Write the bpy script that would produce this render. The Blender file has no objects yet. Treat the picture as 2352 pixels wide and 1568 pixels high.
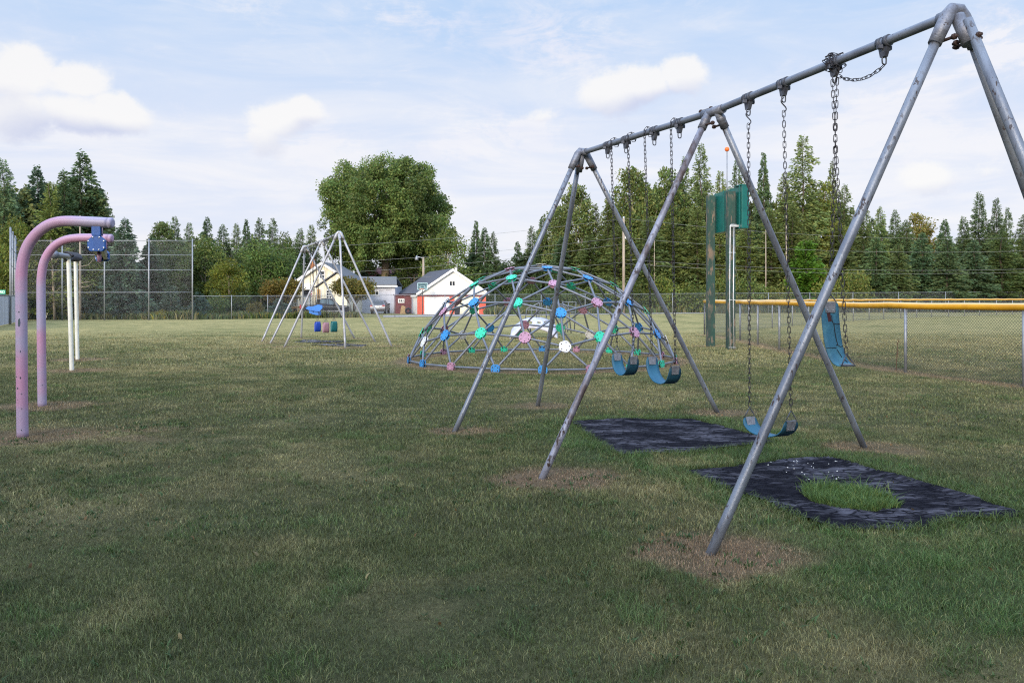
import bpy, math, random
import numpy as np
from mathutils import Vector, Matrix

# ------------------------------------------------------------------ camera, sky, sun, exposure
F = 1829.0; EYE = 1.65; HOR = 683.0          # focal length and horizon measured on a 2352 px wide copy of the photo
S = bpy.context.scene
C = S.collection
R = math.radians
cam = bpy.data.objects.new('camera', bpy.data.cameras.new('camera'))
C.objects.link(cam)
cam.location = (0, 0, EYE); cam.rotation_euler = (R(90), 0, 0)
cam.data.sensor_width = 36; cam.data.lens = 36 * F / 2352
cam.data.shift_y = (HOR - 784) / 2352
cam.data.clip_start = 0.05; cam.data.clip_end = 3000
S.camera = cam
SUN_EL, SUN_AZ = 18.0, 200.0                 # low, behind the photographer (azimuth clockwise from +Y)
sun = bpy.data.objects.new('sun', bpy.data.lights.new('sun', 'SUN'))
C.objects.link(sun)
sun.data.energy = 4.2; sun.data.angle = R(22); sun.data.color = (1.0, 0.86, 0.66)
sdir = Vector((math.sin(R(SUN_AZ)) * math.cos(R(SUN_EL)), math.cos(R(SUN_AZ)) * math.cos(R(SUN_EL)), math.sin(R(SUN_EL))))
sun.rotation_euler = sdir.to_track_quat('Z', 'Y').to_euler()
S.view_settings.view_transform = 'Standard'; S.view_settings.look = 'None'
S.cycles.use_denoising = False; S.cycles.filter_width = 1.15
S.view_settings.exposure = 0.0; S.view_settings.gamma = 1.0


class NT:
    """small node-tree helper"""
    def __init__(s, tree): s.t = tree; s.n = tree.nodes; s.l = tree.links
    def node(s, typ, **kw):
        n = s.n.new(typ)
        for k, v in kw.items(): setattr(n, k, v)
        return n
    def put(s, sock, v):
        if hasattr(v, 'is_output') or isinstance(v, bpy.types.NodeSocket): s.l.new(v, sock)
        else: sock.default_value = v
    def math(s, op, a, b=0.0, c=None, clamp=False):
        n = s.node('ShaderNodeMath', operation=op, use_clamp=clamp)
        s.put(n.inputs[0], a); s.put(n.inputs[1], b)
        if c is not None: s.put(n.inputs[2], c)
        return n.outputs[0]
    def mix(s, f, a, b, blend='MIX'):
        n = s.node('ShaderNodeMix', data_type='RGBA', blend_type=blend)
        s.put(n.inputs[0], f)
        for i, v in ((6, a), (7, b)):
            if isinstance(v, (tuple, list)): v = tuple(v) + (1.0,) * (4 - len(v))
            s.put(n.inputs[i], v)
        return n.outputs[2]
    def smooth(s, x, lo, hi):
        n = s.node('ShaderNodeMapRange', interpolation_type='SMOOTHSTEP')
        s.put(n.inputs[0], x); s.put(n.inputs[1], lo); s.put(n.inputs[2], hi)
        return n.outputs[0]
    def noise(s, vec, scale, detail=4, rough=0.55, dist=0.0):
        n = s.node('ShaderNodeTexNoise')
        if vec is not None: s.l.new(vec, n.inputs['Vector'])
        n.inputs['Scale'].default_value = scale; n.inputs['Detail'].default_value = detail
        n.inputs['Roughness'].default_value = rough; n.inputs['Distortion'].default_value = dist
        return n.outputs[0]
    def vmul(s, vec, v):
        n = s.node('ShaderNodeVectorMath', operation='MULTIPLY')
        s.l.new(vec, n.inputs[0]); n.inputs[1].default_value = v
        return n.outputs[0]


def build_world():
    w = bpy.data.worlds.new('World'); S.world = w; w.use_nodes = True
    T = NT(w.node_tree); T.n.clear()
    out = T.node('ShaderNodeOutputWorld'); bg = T.node('ShaderNodeBackground')
    bg.inputs[1].default_value = 0.1
    T.l.new(bg.outputs[0], out.inputs[0])
    sky = T.node('ShaderNodeTexSky', sky_type='NISHITA', sun_disc=False, sun_elevation=R(SUN_EL), sun_rotation=R(SUN_AZ))
    tc = T.node('ShaderNodeTexCoord'); vec = tc.outputs['Generated']
    sx = T.node('ShaderNodeSeparateXYZ'); T.l.new(vec, sx.inputs[0])
    x, y, z = sx.outputs
    az = T.math('ARCTAN2', x, y)                      # 0 straight down the field, real sky directions
    el = T.math('ARCSINE', z)
    cmb = T.node('ShaderNodeCombineXYZ'); T.put(cmb.inputs[0], az); T.put(cmb.inputs[1], T.math('MULTIPLY', el, 1.25))
    p = cmb.outputs[0]
    warp = T.math('SUBTRACT', T.noise(p, 9.0, 6, 0.6), 0.5)
    warp2 = T.math('SUBTRACT', T.noise(p, 24.0, 8, 0.68), 0.5)
    streak = T.noise(T.vmul(p, (1.0, 4.2, 1.0)), 3.4, 7, 0.6, 0.6)
    wisp = T.noise(T.vmul(p, (1.3, 3.0, 1.0)), 6.0, 8, 0.68, 1.2)
    # heaped clouds: position and half-size on the measured photo, turned into sky directions
    blobs = [(60, 160, 95, 62, 1), (165, 185, 95, 42, 1), (10, 185, 90, 45, 1), (40, 262, 130, 58, 1), (165, 262, 120, 50, 1),
             (270, 262, 95, 52, 1), (640, 275, 78, 42, 1), (700, 252, 55, 34, 1), (608, 318, 52, 46, .8), (1400, 215, 95, 52, 1),
             (1480, 198, 62, 44, 1), (1575, 168, 62, 46, 1), (2140, 415, 100, 44, .78), (2250, 390, 80, 34, .66), (1250, 268, 60, 22, .62)]
    wisps = [(960, 48, 190, 55, .7), (1270, 95, 150, 75, .9), (1160, 300, 120, 50, .8), (1040, 352, 90, 36, .6), (2330, 80, 160, 95, 1.0), (2080, 260, 260, 90, .5), (560, 12, 120, 30, .4), (1590, 15, 90, 40, .5), (700, 330, 160, 50, .5)]
    g_sum = 0.0; s_sum = 0.0
    t_sum = 0.0
    for n_, (px, py, rx, ry, wgt) in enumerate(blobs + wisps):
        a0 = math.atan((px - 1176) / F); e0 = math.atan((HOR - py) / math.hypot(F, px - 1176))
        ra = rx / F * math.cos(a0) ** 2; re = ry / F * math.cos(a0)
        u = T.math('MULTIPLY', T.math('SUBTRACT', az, a0), 1 / ra)
        v = T.math('MULTIPLY', T.math('SUBTRACT', el, e0), 1 / re)
        d2 = T.math('ADD', T.math('MULTIPLY', u, u), T.math('MULTIPLY', v, v))
        g = T.math('MULTIPLY', T.math('POWER', 2.718, T.math('MULTIPLY', d2, -0.9)), wgt)
        if n_ >= len(blobs): t_sum = T.math('MAXIMUM', g, t_sum); continue
        g_sum = T.math('MAXIMUM', g, g_sum)
        s_sum = T.math('ADD', T.math('MULTIPLY', g, v), s_sum)
    ahead = T.smooth(y, 0.0, 0.2)
    g_sum = T.math('MULTIPLY', g_sum, ahead)
    field = T.math('ADD', T.math('ADD', g_sum, T.math('MULTIPLY', warp, 1.25)), T.math('MULTIPLY', warp2, 0.8))
    heap = T.smooth(field, 0.30, 0.70)
    s_n = T.math('ADD', T.math('DIVIDE', s_sum, T.math('ADD', g_sum, 0.15)), T.math('MULTIPLY', warp, 1.2))
    base = T.smooth(T.math('MULTIPLY', s_n, -1.0), 0.05, 1.0)
    # veil of thin cloud thickening toward the horizon
    low = T.smooth(el, 0.40, 0.10)
    veil = T.math('ADD', T.math('MULTIPLY', low, 0.86), T.math('MULTIPLY', T.math('SUBTRACT', streak, 0.5), 1.3), clamp=True)
    veil = T.math('ADD', veil, T.math('MULTIPLY', T.smooth(wisp, 0.52, 0.8), 0.35), clamp=True)
    torn = T.smooth(T.math('ADD', wisp, T.math('MULTIPLY', warp2, 0.6)), 0.36, 0.66)
    veil = T.math('ADD', veil, T.math('MULTIPLY', T.math('MULTIPLY', T.math('MULTIPLY', t_sum, ahead), torn), 1.1), clamp=True)
    blue = T.mix(low, (0.52, 0.70, 0.975), (0.70, 0.80, 0.985))
    veilc = T.mix(T.smooth(streak, 0.62, 0.36), (0.96, 0.95, 0.99), (0.84, 0.865, 0.985))
    colr = T.mix(T.math('MULTIPLY', veil, 0.92), blue, veilc)
    shad = T.mix(base, (1.0, 0.985, 0.98), (0.66, 0.70, 0.88))
    colr = T.mix(T.math('MULTIPLY', heap, 0.95), colr, shad)
    ten = T.node('ShaderNodeVectorMath', operation='SCALE'); T.l.new(colr, ten.inputs[0]); ten.inputs['Scale'].default_value = 10.0
    # the sky is brighter round the veiled sun, behind the photographer, and overhead
    dp = T.node('ShaderNodeVectorMath', operation='DOT_PRODUCT'); T.l.new(vec, dp.inputs[0]); dp.inputs[1].default_value = sdir
    glow = T.math('ADD', T.math('MULTIPLY', T.smooth(dp.outputs['Value'], 0.2, 1.0), 0.7), T.math('ADD', 1.0, T.math('MULTIPLY', T.smooth(z, 0.42, 0.85), 1.5)))
    sc2 = T.node('ShaderNodeVectorMath', operation='SCALE'); T.l.new(ten.outputs[0], sc2.inputs[0]); T.l.new(glow, sc2.inputs['Scale'])
    ten = sc2
    fin = T.mix(0.93, sky.outputs[0], ten.outputs[0])
    T.l.new(fin, bg.inputs[0])


build_world()


# ------------------------------------------------------------------ helpers
def Px(px, py, d): return Vector(((px - 1176) / F * d, d, EYE + (HOR - py) / F * d))
def Gd(py): return EYE * F / (py - HOR)
def G(px, py): return Px(px, py, Gd(py))
def Zat(py, d): return EYE + (HOR - py) / F * d
def Xat(px, d): return (px - 1176) / F * d


def tag(o, label=None, cat=None, group=None, kind=None):
    if label: o['label'] = label
    if cat: o['category'] = cat
    if group: o['group'] = group
    if kind: o['kind'] = kind
    return o


def thing(name, loc, label, cat, group=None):
    o = bpy.data.objects.new(name, None); C.objects.link(o)
    o.location = loc; o.empty_display_size = 0.2
    return tag(o, label, cat, group)


def root_loc(o):
    while o.parent is not None: o = o.parent
    return Vector(o.location)


class MB:
    """collects shapes in world coordinates, then links them as one mesh"""
    def __init__(s): s.v = []; s.f = []; s.m = []; s.sm = []; s.mi = 0
    def add(s, verts, faces, smooth=False):
        o = len(s.v); s.v += [tuple(v) for v in verts]
        for f in faces: s.f.append([i + o for i in f]); s.m.append(s.mi); s.sm.append(smooth)
        return s
    def box(s, c, size, rot=None):
        c = Vector(c); h = Vector(size) / 2; vs = []
        for sx, sy, sz in ((-1, -1, -1), (1, -1, -1), (1, 1, -1), (-1, 1, -1), (-1, -1, 1), (1, -1, 1), (1, 1, 1), (-1, 1, 1)):
            q = Vector((sx * h.x, sy * h.y, sz * h.z))
            vs.append(c + (rot @ q if rot else q))
        return s.add(vs, [(0, 3, 2, 1), (4, 5, 6, 7), (0, 1, 5, 4), (1, 2, 6, 5), (2, 3, 7, 6), (3, 0, 4, 7)])
    def tube(s, pts, r, seg=10, caps=True, closed=False):
        pts = [Vector(p) for p in pts]; n = len(pts)
        rs = r if isinstance(r, (list, tuple)) else [r] * n
        tan = []
        for i in range(n):
            a = pts[(i - 1) % n] if (closed or i > 0) else pts[i]
            b = pts[(i + 1) % n] if (closed or i < n - 1) else pts[i]
            t = b - a
            tan.append(t.normalized() if t.length > 1e-9 else Vector((0, 0, 1)))
        up = Vector((0, 0, 1)) if abs(tan[0].z) < 0.9 else Vector((1, 0, 0))
        u = tan[0].cross(up).normalized(); vs = []
        for i in range(n):
            u = (u - tan[i] * u.dot(tan[i])).normalized(); w = tan[i].cross(u)
            for k in range(seg):
                a = 2 * math.pi * k / seg
                vs.append(pts[i] + (u * math.cos(a) + w * math.sin(a)) * rs[i])
        fs = []
        for i in range(n if closed else n - 1):
            j = (i + 1) % n
            for k in range(seg):
                k2 = (k + 1) % seg
                fs.append((i * seg + k, i * seg + k2, j * seg + k2, j * seg + k))
        s.add(vs, fs, True)
        if caps and not closed:
            o = len(s.v) - len(vs)
            for ring in (range(seg - 1, -1, -1), range((n - 1) * seg, n * seg)):
                s.f.append([o + q for q in ring]); s.m.append(s.mi); s.sm.append(False)
        return s
    def ball(s, c, r, nu=12, nv=8, sc=(1, 1, 1)):
        c = Vector(c); vs = []; fs = []
        for j in range(nv + 1):
            t = math.pi * j / nv
            for i in range(nu):
                a = 2 * math.pi * i / nu
                vs.append(c + Vector((math.sin(t) * math.cos(a) * r * sc[0], math.sin(t) * math.sin(a) * r * sc[1], math.cos(t) * r * sc[2])))
        for j in range(nv):
            for i in range(nu):
                i2 = (i + 1) % nu
                fs.append((j * nu + i, (j + 1) * nu + i, (j + 1) * nu + i2, j * nu + i2))
        return s.add(vs, fs, True)
    def prism(s, poly, depth):
        """poly: world points in one plane (counter-clockwise seen from the front), depth: vector to the back"""
        n = len(poly); poly = [Vector(p) for p in poly]; d = Vector(depth)
        vs = poly + [p + d for p in poly]
        fs = [tuple(range(n)), tuple(range(2 * n - 1, n - 1, -1))]
        fs += [(i, i + n, (i + 1) % n + n, (i + 1) % n) for i in range(n)]
        return s.add(vs, fs)
    def rect(s, px0, py0, px1, py1, d, thick=0.05):
        """upright rectangle facing the field, given on the measured photo at distance d"""
        a = Px(px0, py0, d); b = Px(px1, py1, d)
        return s.box(((a.x + b.x) / 2, d + thick / 2, (a.z + b.z) / 2), (abs(b.x - a.x), thick, abs(a.z - b.z)))
    def build(s, name, mats, parent=None, loc=None, bevel=0.0):
        base = root_loc(parent) if parent is not None else Vector(loc if loc is not None else (0, 0, 0))
        me = bpy.data.meshes.new(name)
        me.from_pydata([(a - base.x, b - base.y, c - base.z) for a, b, c in s.v], [], s.f)
        if not isinstance(mats, (list, tuple)): mats = [mats]
        for m in mats: me.materials.append(m)
        me.polygons.foreach_set('material_index', s.m); me.polygons.foreach_set('use_smooth', s.sm)
        me.validate(); me.update()
        o = bpy.data.objects.new(name, me); C.objects.link(o)
        if parent is not None: o.parent = parent
        else: o.location = base
        if bevel:
            b = o.modifiers.new('bevel', 'BEVEL'); b.width = bevel; b.segments = 2; b.limit_method = 'ANGLE'
        return o


def raw_mesh(name, V, faces_per, C4=None, mat=None):
    """V: (n,k,3) card corners; faces_per: index tuples inside one card (all the same length)"""
    n, k, _ = V.shape
    me = bpy.data.meshes.new(name)
    fp = np.array(faces_per, dtype=np.int32); nf, fl = fp.shape
    me.vertices.add(n * k); me.vertices.foreach_set('co', V.reshape(-1).astype(np.float32))
    loops = (np.arange(n, dtype=np.int32)[:, None, None] * k + fp[None]).reshape(-1)
    me.loops.add(len(loops)); me.loops.foreach_set('vertex_index', loops)
    me.polygons.add(n * nf); me.polygons.foreach_set('loop_start', np.arange(n * nf, dtype=np.int32) * fl)
    try: me.polygons.foreach_set('loop_total', np.full(n * nf, fl, dtype=np.int32))
    except Exception: pass
    if C4 is not None:
        at = me.color_attributes.new('Col', 'FLOAT_COLOR', 'POINT')
        cc = np.ones((n, k, 4), np.float32); cc[:, :, :3] = C4[:, None, :]
        at.data.foreach_set('color', cc.reshape(-1))
    if mat: me.materials.append(mat)
    me.update(calc_edges=True)
    return me


def link(name, me, parent=None, loc=None):
    o = bpy.data.objects.new(name, me); C.objects.link(o)
    if parent is not None: o.parent = parent
    if loc is not None: o.location = loc
    return o


_tab = np.random.default_rng(5).random((256, 256))
def vnoise(x, y, s=1.0, seed=0):
    x = np.asarray(x) * s + seed * 17.3; y = np.asarray(y) * s + seed * 31.7
    xi = np.floor(x).astype(int); yi = np.floor(y).astype(int); fx = x - xi; fy = y - yi
    fx = fx * fx * (3 - 2 * fx); fy = fy * fy * (3 - 2 * fy)
    a = _tab[xi & 255, yi & 255]; b = _tab[(xi + 1) & 255, yi & 255]; c = _tab[xi & 255, (yi + 1) & 255]; d = _tab[(xi + 1) & 255, (yi + 1) & 255]
    return (a * (1 - fx) + b * fx) * (1 - fy) + (c * (1 - fx) + d * fx) * fy
def fbm(x, y, s=1.0, o=4, seed=0):
    t = 0; w = 0
    for i in range(o): t = t + vnoise(x, y, s * 2 ** i, seed + i) * 0.5 ** i; w += 0.5 ** i
    return t / w
def sstep(x, a, b):
    t = np.clip((x - a) / (b - a), 0, 1); return t * t * (3 - 2 * t)


# ------------------------------------------------------------------ materials
def mat(name, col, rough=0.6, metal=0.0, col2=None, nscale=6.0, nlo=0.4, nhi=0.65, spots=None, spot_scale=40.0, spot_lo=0.62, spot_hi=0.66,
        bump=0.0, bscale=60.0, stretch=(1, 1, 1), spec=0.5, coat=0.0):
    m = bpy.data.materials.new(name); m.use_nodes = True
    T = NT(m.node_tree); b = T.n['Principled BSDF']
    tc = T.node('ShaderNodeTexCoord'); v = tc.outputs['Object']
    vs = T.vmul(v, stretch)
    c = tuple(col) + (1.0,)
    b.inputs['Base Color'].default_value = c
    out = None
    if col2 is not None:
        out = T.mix(T.smooth(T.noise(vs, nscale, 5), nlo, nhi), col, col2)
    else:
        out = T.mix(T.smooth(T.noise(vs, nscale, 5), 0.3, 0.7), tuple(x * 0.86 for x in col), tuple(min(1, x * 1.1) for x in col))
    rr = T.math('ADD', T.math('MULTIPLY', T.math('SUBTRACT', T.noise(vs, nscale * 2.3, 4), 0.5), 0.3), rough, clamp=True)
    mt = metal
    if spots is not None:
        k = T.smooth(T.noise(vs, spot_scale, 3, 0.6), spot_lo, spot_hi)
        big = T.smooth(T.noise(v, spot_scale * 0.12, 3), 0.38, 0.62)
        k = T.math('MULTIPLY', k, big)
        out = T.mix(k, out, spots)
        rr = T.math('ADD', rr, T.math('MULTIPLY', k, 0.3), clamp=True)
        mt = T.math('MULTIPLY', T.math('SUBTRACT', 1.0, k), metal)
    T.l.new(out, b.inputs['Base Color']); T.put(b.inputs['Roughness'], rr); T.put(b.inputs['Metallic'], mt)
    b.inputs['Specular IOR Level'].default_value = spec
    if coat: b.inputs['Coat Weight'].default_value = coat; b.inputs['Coat Roughness'].default_value = 0.08
    if bump:
        bn = T.node('ShaderNodeBump'); bn.inputs['Strength'].default_value = bump; bn.inputs['Distance'].default_value = 0.02
        T.l.new(T.noise(vs, bscale, 4, 0.6), bn.inputs['Height']); T.l.new(bn.outputs[0], b.inputs['Normal'])
    return m


def leaf_mat(name, trans=0.3, vary=0.5, rough=0.55):
    m = bpy.data.materials.new(name); m.use_nodes = True
    T = NT(m.node_tree); b = T.n['Principled BSDF']; out = T.n['Material Output']
    at = T.node('ShaderNodeAttribute', attribute_name='Col')
    oi = T.node('ShaderNodeObjectInfo')
    k = T.math('ADD', T.math('MULTIPLY', oi.outputs['Random'], vary), 1 - vary / 2)
    sc = T.node('ShaderNodeVectorMath', operation='SCALE'); T.l.new(at.outputs['Color'], sc.inputs[0]); T.l.new(k, sc.inputs['Scale'])
    oc = T.mix(1.0, sc.outputs[0], oi.outputs['Color'], 'MULTIPLY')
    T.l.new(oc, b.inputs['Base Color']); b.inputs['Roughness'].default_value = rough; b.inputs['Specular IOR Level'].default_value = 0.3
    tr = T.node('ShaderNodeBsdfTranslucent'); T.l.new(oc, tr.inputs[0])
    mx = T.node('ShaderNodeMixShader'); mx.inputs[0].default_value = trans
    T.l.new(b.outputs[0], mx.inputs[1]); T.l.new(tr.outputs[0], mx.inputs[2]); T.l.new(mx.outputs[0], out.inputs[0])
    return m


M = {}
M['pipe'] = mat('galvanised_pipe', (0.245, 0.27, 0.325), 0.45, 0.4, (0.16, 0.175, 0.22), 5, 0.35, 0.7, spots=(0.05, 0.035, 0.035), spot_scale=38, spot_lo=0.56, spot_hi=0.61, stretch=(1, 1, .45), bump=0.15, bscale=90)
M['rusty_pipe'] = mat('rusting_pipe', (0.30, 0.31, 0.39), 0.5, 0.3, (0.09, 0.06, 0.055), 5, 0.46, 0.68, spots=(0.04, 0.022, 0.015), spot_scale=30, spot_lo=0.5, spot_hi=0.6, stretch=(1, 1, .4), bump=0.2, bscale=80)
M['beam'] = mat('beam_pipe', (0.22, 0.245, 0.305), 0.48, 0.4, (0.14, 0.155, 0.20), 4, 0.35, 0.7, spots=(0.05, 0.04, 0.04), spot_scale=40, bump=0.1)
M['cast'] = mat('cast_fitting', (0.23, 0.245, 0.30), 0.5, 0.4, (0.15, 0.155, 0.19), 20, 0.35, 0.7, spots=(0.07, 0.06, 0.065), spot_scale=50, bump=0.2)
M['hanger'] = mat('hanger_iron', (0.10, 0.11, 0.14), 0.55, 0.3, (0.05, 0.052, 0.07), 20, bump=0.2)
M['chain'] = mat('chain_steel', (0.035, 0.033, 0.045), 0.6, 0.15, (0.02, 0.017, 0.022), 30)
M['bolt'] = mat('rusty_bolt', (0.06, 0.035, 0.03), 0.7, 0.3)
M['belt'] = mat('blue_rubber', (0.018, 0.105, 0.185), 0.5, 0, (0.026, 0.13, 0.215), 5, 0.4, 0.7, bump=0.08, spec=0.35)
M['belt_dark'] = mat('shaded_underside_rubber', (0.010, 0.045, 0.075), 0.55, 0, (0.02, 0.085, 0.14), 6, bump=0.08, spec=0.3)  # shade on the seats' downward faces, put into a darker rubber colour
M['belt_old'] = mat('cracked_blue_rubber', (0.035, 0.135, 0.22), 0.6, 0, (0.06, 0.19, 0.275), 7, 0.4, 0.65, bump=0.2, bscale=40, spec=0.3)
M['crack'] = mat('rubber_crack', (0.012, 0.012, 0.02), 0.9)
M['cord'] = mat('exposed_lining', (0.05, 0.015, 0.02), 0.9)
M['plate'] = mat('seat_plate_steel', (0.32, 0.33, 0.37), 0.45, 0.5, (0.22, 0.22, 0.26), 25)
M['strut'] = mat('dome_strut', (0.18, 0.20, 0.245), 0.45, 0.3, (0.135, 0.15, 0.185), 6, 0.35, 0.7, spots=(0.1, 0.08, 0.09), spot_scale=60, bump=0.1)
M['d_pink'] = mat('dome_pink', (0.46, 0.24, 0.36), 0.5, 0, (0.38, 0.20, 0.30), 18, spots=(0.22, 0.1, 0.12), spot_scale=60)
M['d_blue'] = mat('dome_blue', (0.03, 0.25, 0.62), 0.45, 0, (0.025, 0.21, 0.53), 18)
M['d_green'] = mat('dome_green', (0.03, 0.58, 0.37), 0.45, 0, (0.03, 0.49, 0.33), 18)
M['d_white'] = mat('dome_white', (0.75, 0.75, 0.76), 0.45, 0, (0.64, 0.64, 0.67), 18)
M['post_white'] = mat('white_post', (0.78, 0.77, 0.70), 0.55, 0, (0.70, 0.68, 0.61), 5, spots=(0.35, 0.3, 0.26), spot_scale=22, spot_lo=0.66, spot_hi=0.7)
M['pad_blue'] = mat('glide_blue', (0.012, 0.095, 0.36), 0.4, 0, (0.010, 0.08, 0.31), 12)
M['silver'] = mat('bright_bolt', (0.7, 0.7, 0.72), 0.3, 0.8)
M['steel'] = mat('track_steel', (0.20, 0.18, 0.16), 0.3, 0.9)
M['wire'] = mat('fence_wire', (0.27, 0.29, 0.34), 0.5, 0.3)
M['pipe_pale'] = mat('pale_galvanised_pipe', (0.42, 0.43, 0.48), 0.5, 0.3, (0.33, 0.335, 0.38), 4, 0.35, 0.7, spots=(0.16, 0.12, 0.11), spot_scale=24, spot_lo=0.58, spot_hi=0.66)
M['wire_near'] = mat('weathered_fence_wire', (0.085, 0.085, 0.095), 0.55, 0.4)
M['fpost'] = mat('fence_post', (0.29, 0.31, 0.35), 0.5, 0.4, (0.23, 0.245, 0.285), 8)
M['yellow'] = mat('yellow_cap', (0.72, 0.36, 0.015), 0.42, 0, (0.62, 0.29, 0.012), 3)
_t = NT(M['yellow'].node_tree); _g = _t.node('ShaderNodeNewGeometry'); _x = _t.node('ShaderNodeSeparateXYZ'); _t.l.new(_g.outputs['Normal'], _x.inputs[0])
_b = _t.n['Principled BSDF']; _src = _b.inputs['Base Color'].links[0].from_socket   # upper side paler: sun bleaching plus sky reflection, both put into the colour
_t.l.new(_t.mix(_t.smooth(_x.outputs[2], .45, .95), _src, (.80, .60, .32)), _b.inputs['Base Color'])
M['pale_yellow'] = mat('sun_bleached_cap', (0.78, 0.52, 0.20), 0.5, 0, (0.72, 0.42, 0.08), 3)
M['slat'] = mat('pale_slat', (0.42, 0.46, 0.55), 0.55, 0.1, (0.36, 0.39, 0.47), 2, stretch=(1, 1, .2))
M['green_wood'] = mat('flaking_green_wood', (0.012, 0.055, 0.045), 0.65, 0, (0.02, 0.045, 0.04), 4, spots=(0.20, 0.15, 0.115), spot_scale=11, spot_lo=0.50, spot_hi=0.60, stretch=(1, 1, .22), bump=0.3)
M['green_box'] = mat('scoreboard_green', (0.008, 0.135, 0.12), 0.4, 0.1, (0.006, 0.11, 0.10), 4)
M['conduit'] = mat('conduit_grey', (0.55, 0.57, 0.60), 0.4, 0.4)
M['orange'] = mat('orange_ball', (0.85, 0.17, 0.03), 0.5)
M['white'] = mat('white_paint', (0.80, 0.80, 0.79), 0.6)
M['rubber'] = None
M['bark'] = mat('bark', (0.09, 0.07, 0.055), 0.9, 0, (0.06, 0.045, 0.038), 5, bump=0.5, bscale=30, stretch=(1, 1, .3))
M['pale_bark'] = mat('pale_bark', (0.36, 0.30, 0.24), 0.9, 0, (0.26, 0.21, 0.17), 5, stretch=(1, 1, .3))
M['maple_bark'] = mat('tan_bark', (0.33, 0.25, 0.17), 0.9, 0, (0.22, 0.165, 0.12), 2, bump=0.5, bscale=12, stretch=(1, 1, .3))  # warm brown bark of the maple
M['leaf'] = leaf_mat('leaf', 0.38)
M['needle'] = leaf_mat('needle', 0.32, 0.4, 0.6)
M['blade'] = leaf_mat('grass_blade', 0.25, 0.0, 0.6)
# ------------------------------------------------------------------ lawn
mat_far_poly = [G(*p) for p in ((1308, 972), (1380, 966), (1480, 964), (1590, 962), (1640, 975), (1700, 992), (1792, 1019), (1700, 1030), (1600, 1040), (1500, 1044), (1425, 1048), (1385, 1028), (1345, 1000))]
mat_near_poly = [G(*p) for p in ((1558, 1081), (1680, 1072), (1789, 1057), (1901, 1049), (2028, 1085), (2181, 1129), (2365, 1180), (2330, 1193), (2245, 1193), (2181, 1197), (2126, 1217), (2030, 1220), (1925, 1221), (1860, 1205), (1823, 1187), (1760, 1160), (1687, 1136), (1642, 1117), (1600, 1100))]
clump_poly = [G(*p) for p in ((1843, 1131), (1880, 1126), (1940, 1127), (1995, 1132), (2062, 1152), (2066, 1164), (2010, 1176), (1975, 1180), (1930, 1168), (1885, 1158))]
swing_feet = dict(na=(1633, 1270), ma=(1245, 1098), mb=(1985, 1028), fa=(1045, 990), fo=(1235, 933), fb=(1648, 948))
feet_w = {k: G(*v) for k, v in swing_feet.items()}
nb = Vector((4.85, 6.12, 0)); no = Vector((3.64, 4.15, 0))
feet_w['nb'] = nb; feet_w['no'] = no
DOME = (0.765, 20.86, 3.60)
pole_feet = [G(52, 1003), G(97, 932), G(165, 851), G(178, 826)]
far_feet = dict(a=(602, 784), b=(621, 789), c=(653.5, 796.7), d=(692, 777), e=(814, 777), f=(861, 784.5), g=(899.4, 795.6), h=(793, 799))
far_w = {k: G(*v) for k, v in far_feet.items()}
board_feet = [G(1632, 795), G(1678, 802)]


def inside(x, y, poly):
    r = np.zeros(np.shape(x), bool); n = len(poly)
    for i in range(n):
        a = poly[i]; b = poly[(i + 1) % n]
        c = ((a.y > y) != (b.y > y)) & (x < (b.x - a.x) * (y - a.y) / (b.y - a.y + 1e-12) + a.x)
        r ^= c
    return r


def seg_dist(x, y, a, b):
    dx, dy = b[0] - a[0], b[1] - a[1]; L = dx * dx + dy * dy
    t = np.clip(((x - a[0]) * dx + (y - a[1]) * dy) / L, 0, 1)
    return np.hypot(x - a[0] - t * dx, y - a[1] - t * dy)


bare = [(feet_w['na'], .50, 1.0), (feet_w['ma'], .50, .95), (feet_w['mb'], .48, .75), (feet_w['fa'], .36, .7), (feet_w['fo'], .42, .65), (feet_w['fb'], .45, .7), (nb, .5, .8), (no, .5, .9)]
bare += [(p, .7, .7) for p in pole_feet] + [(p, .6, .45) for p in far_w.values()] + [(board_feet[0], .6, .5)]
low_fence = [G(1618, 768), G(1700, 782), G(1790, 804), G(1900, 824), G(2080, 856), G(2352, 889)]


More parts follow.
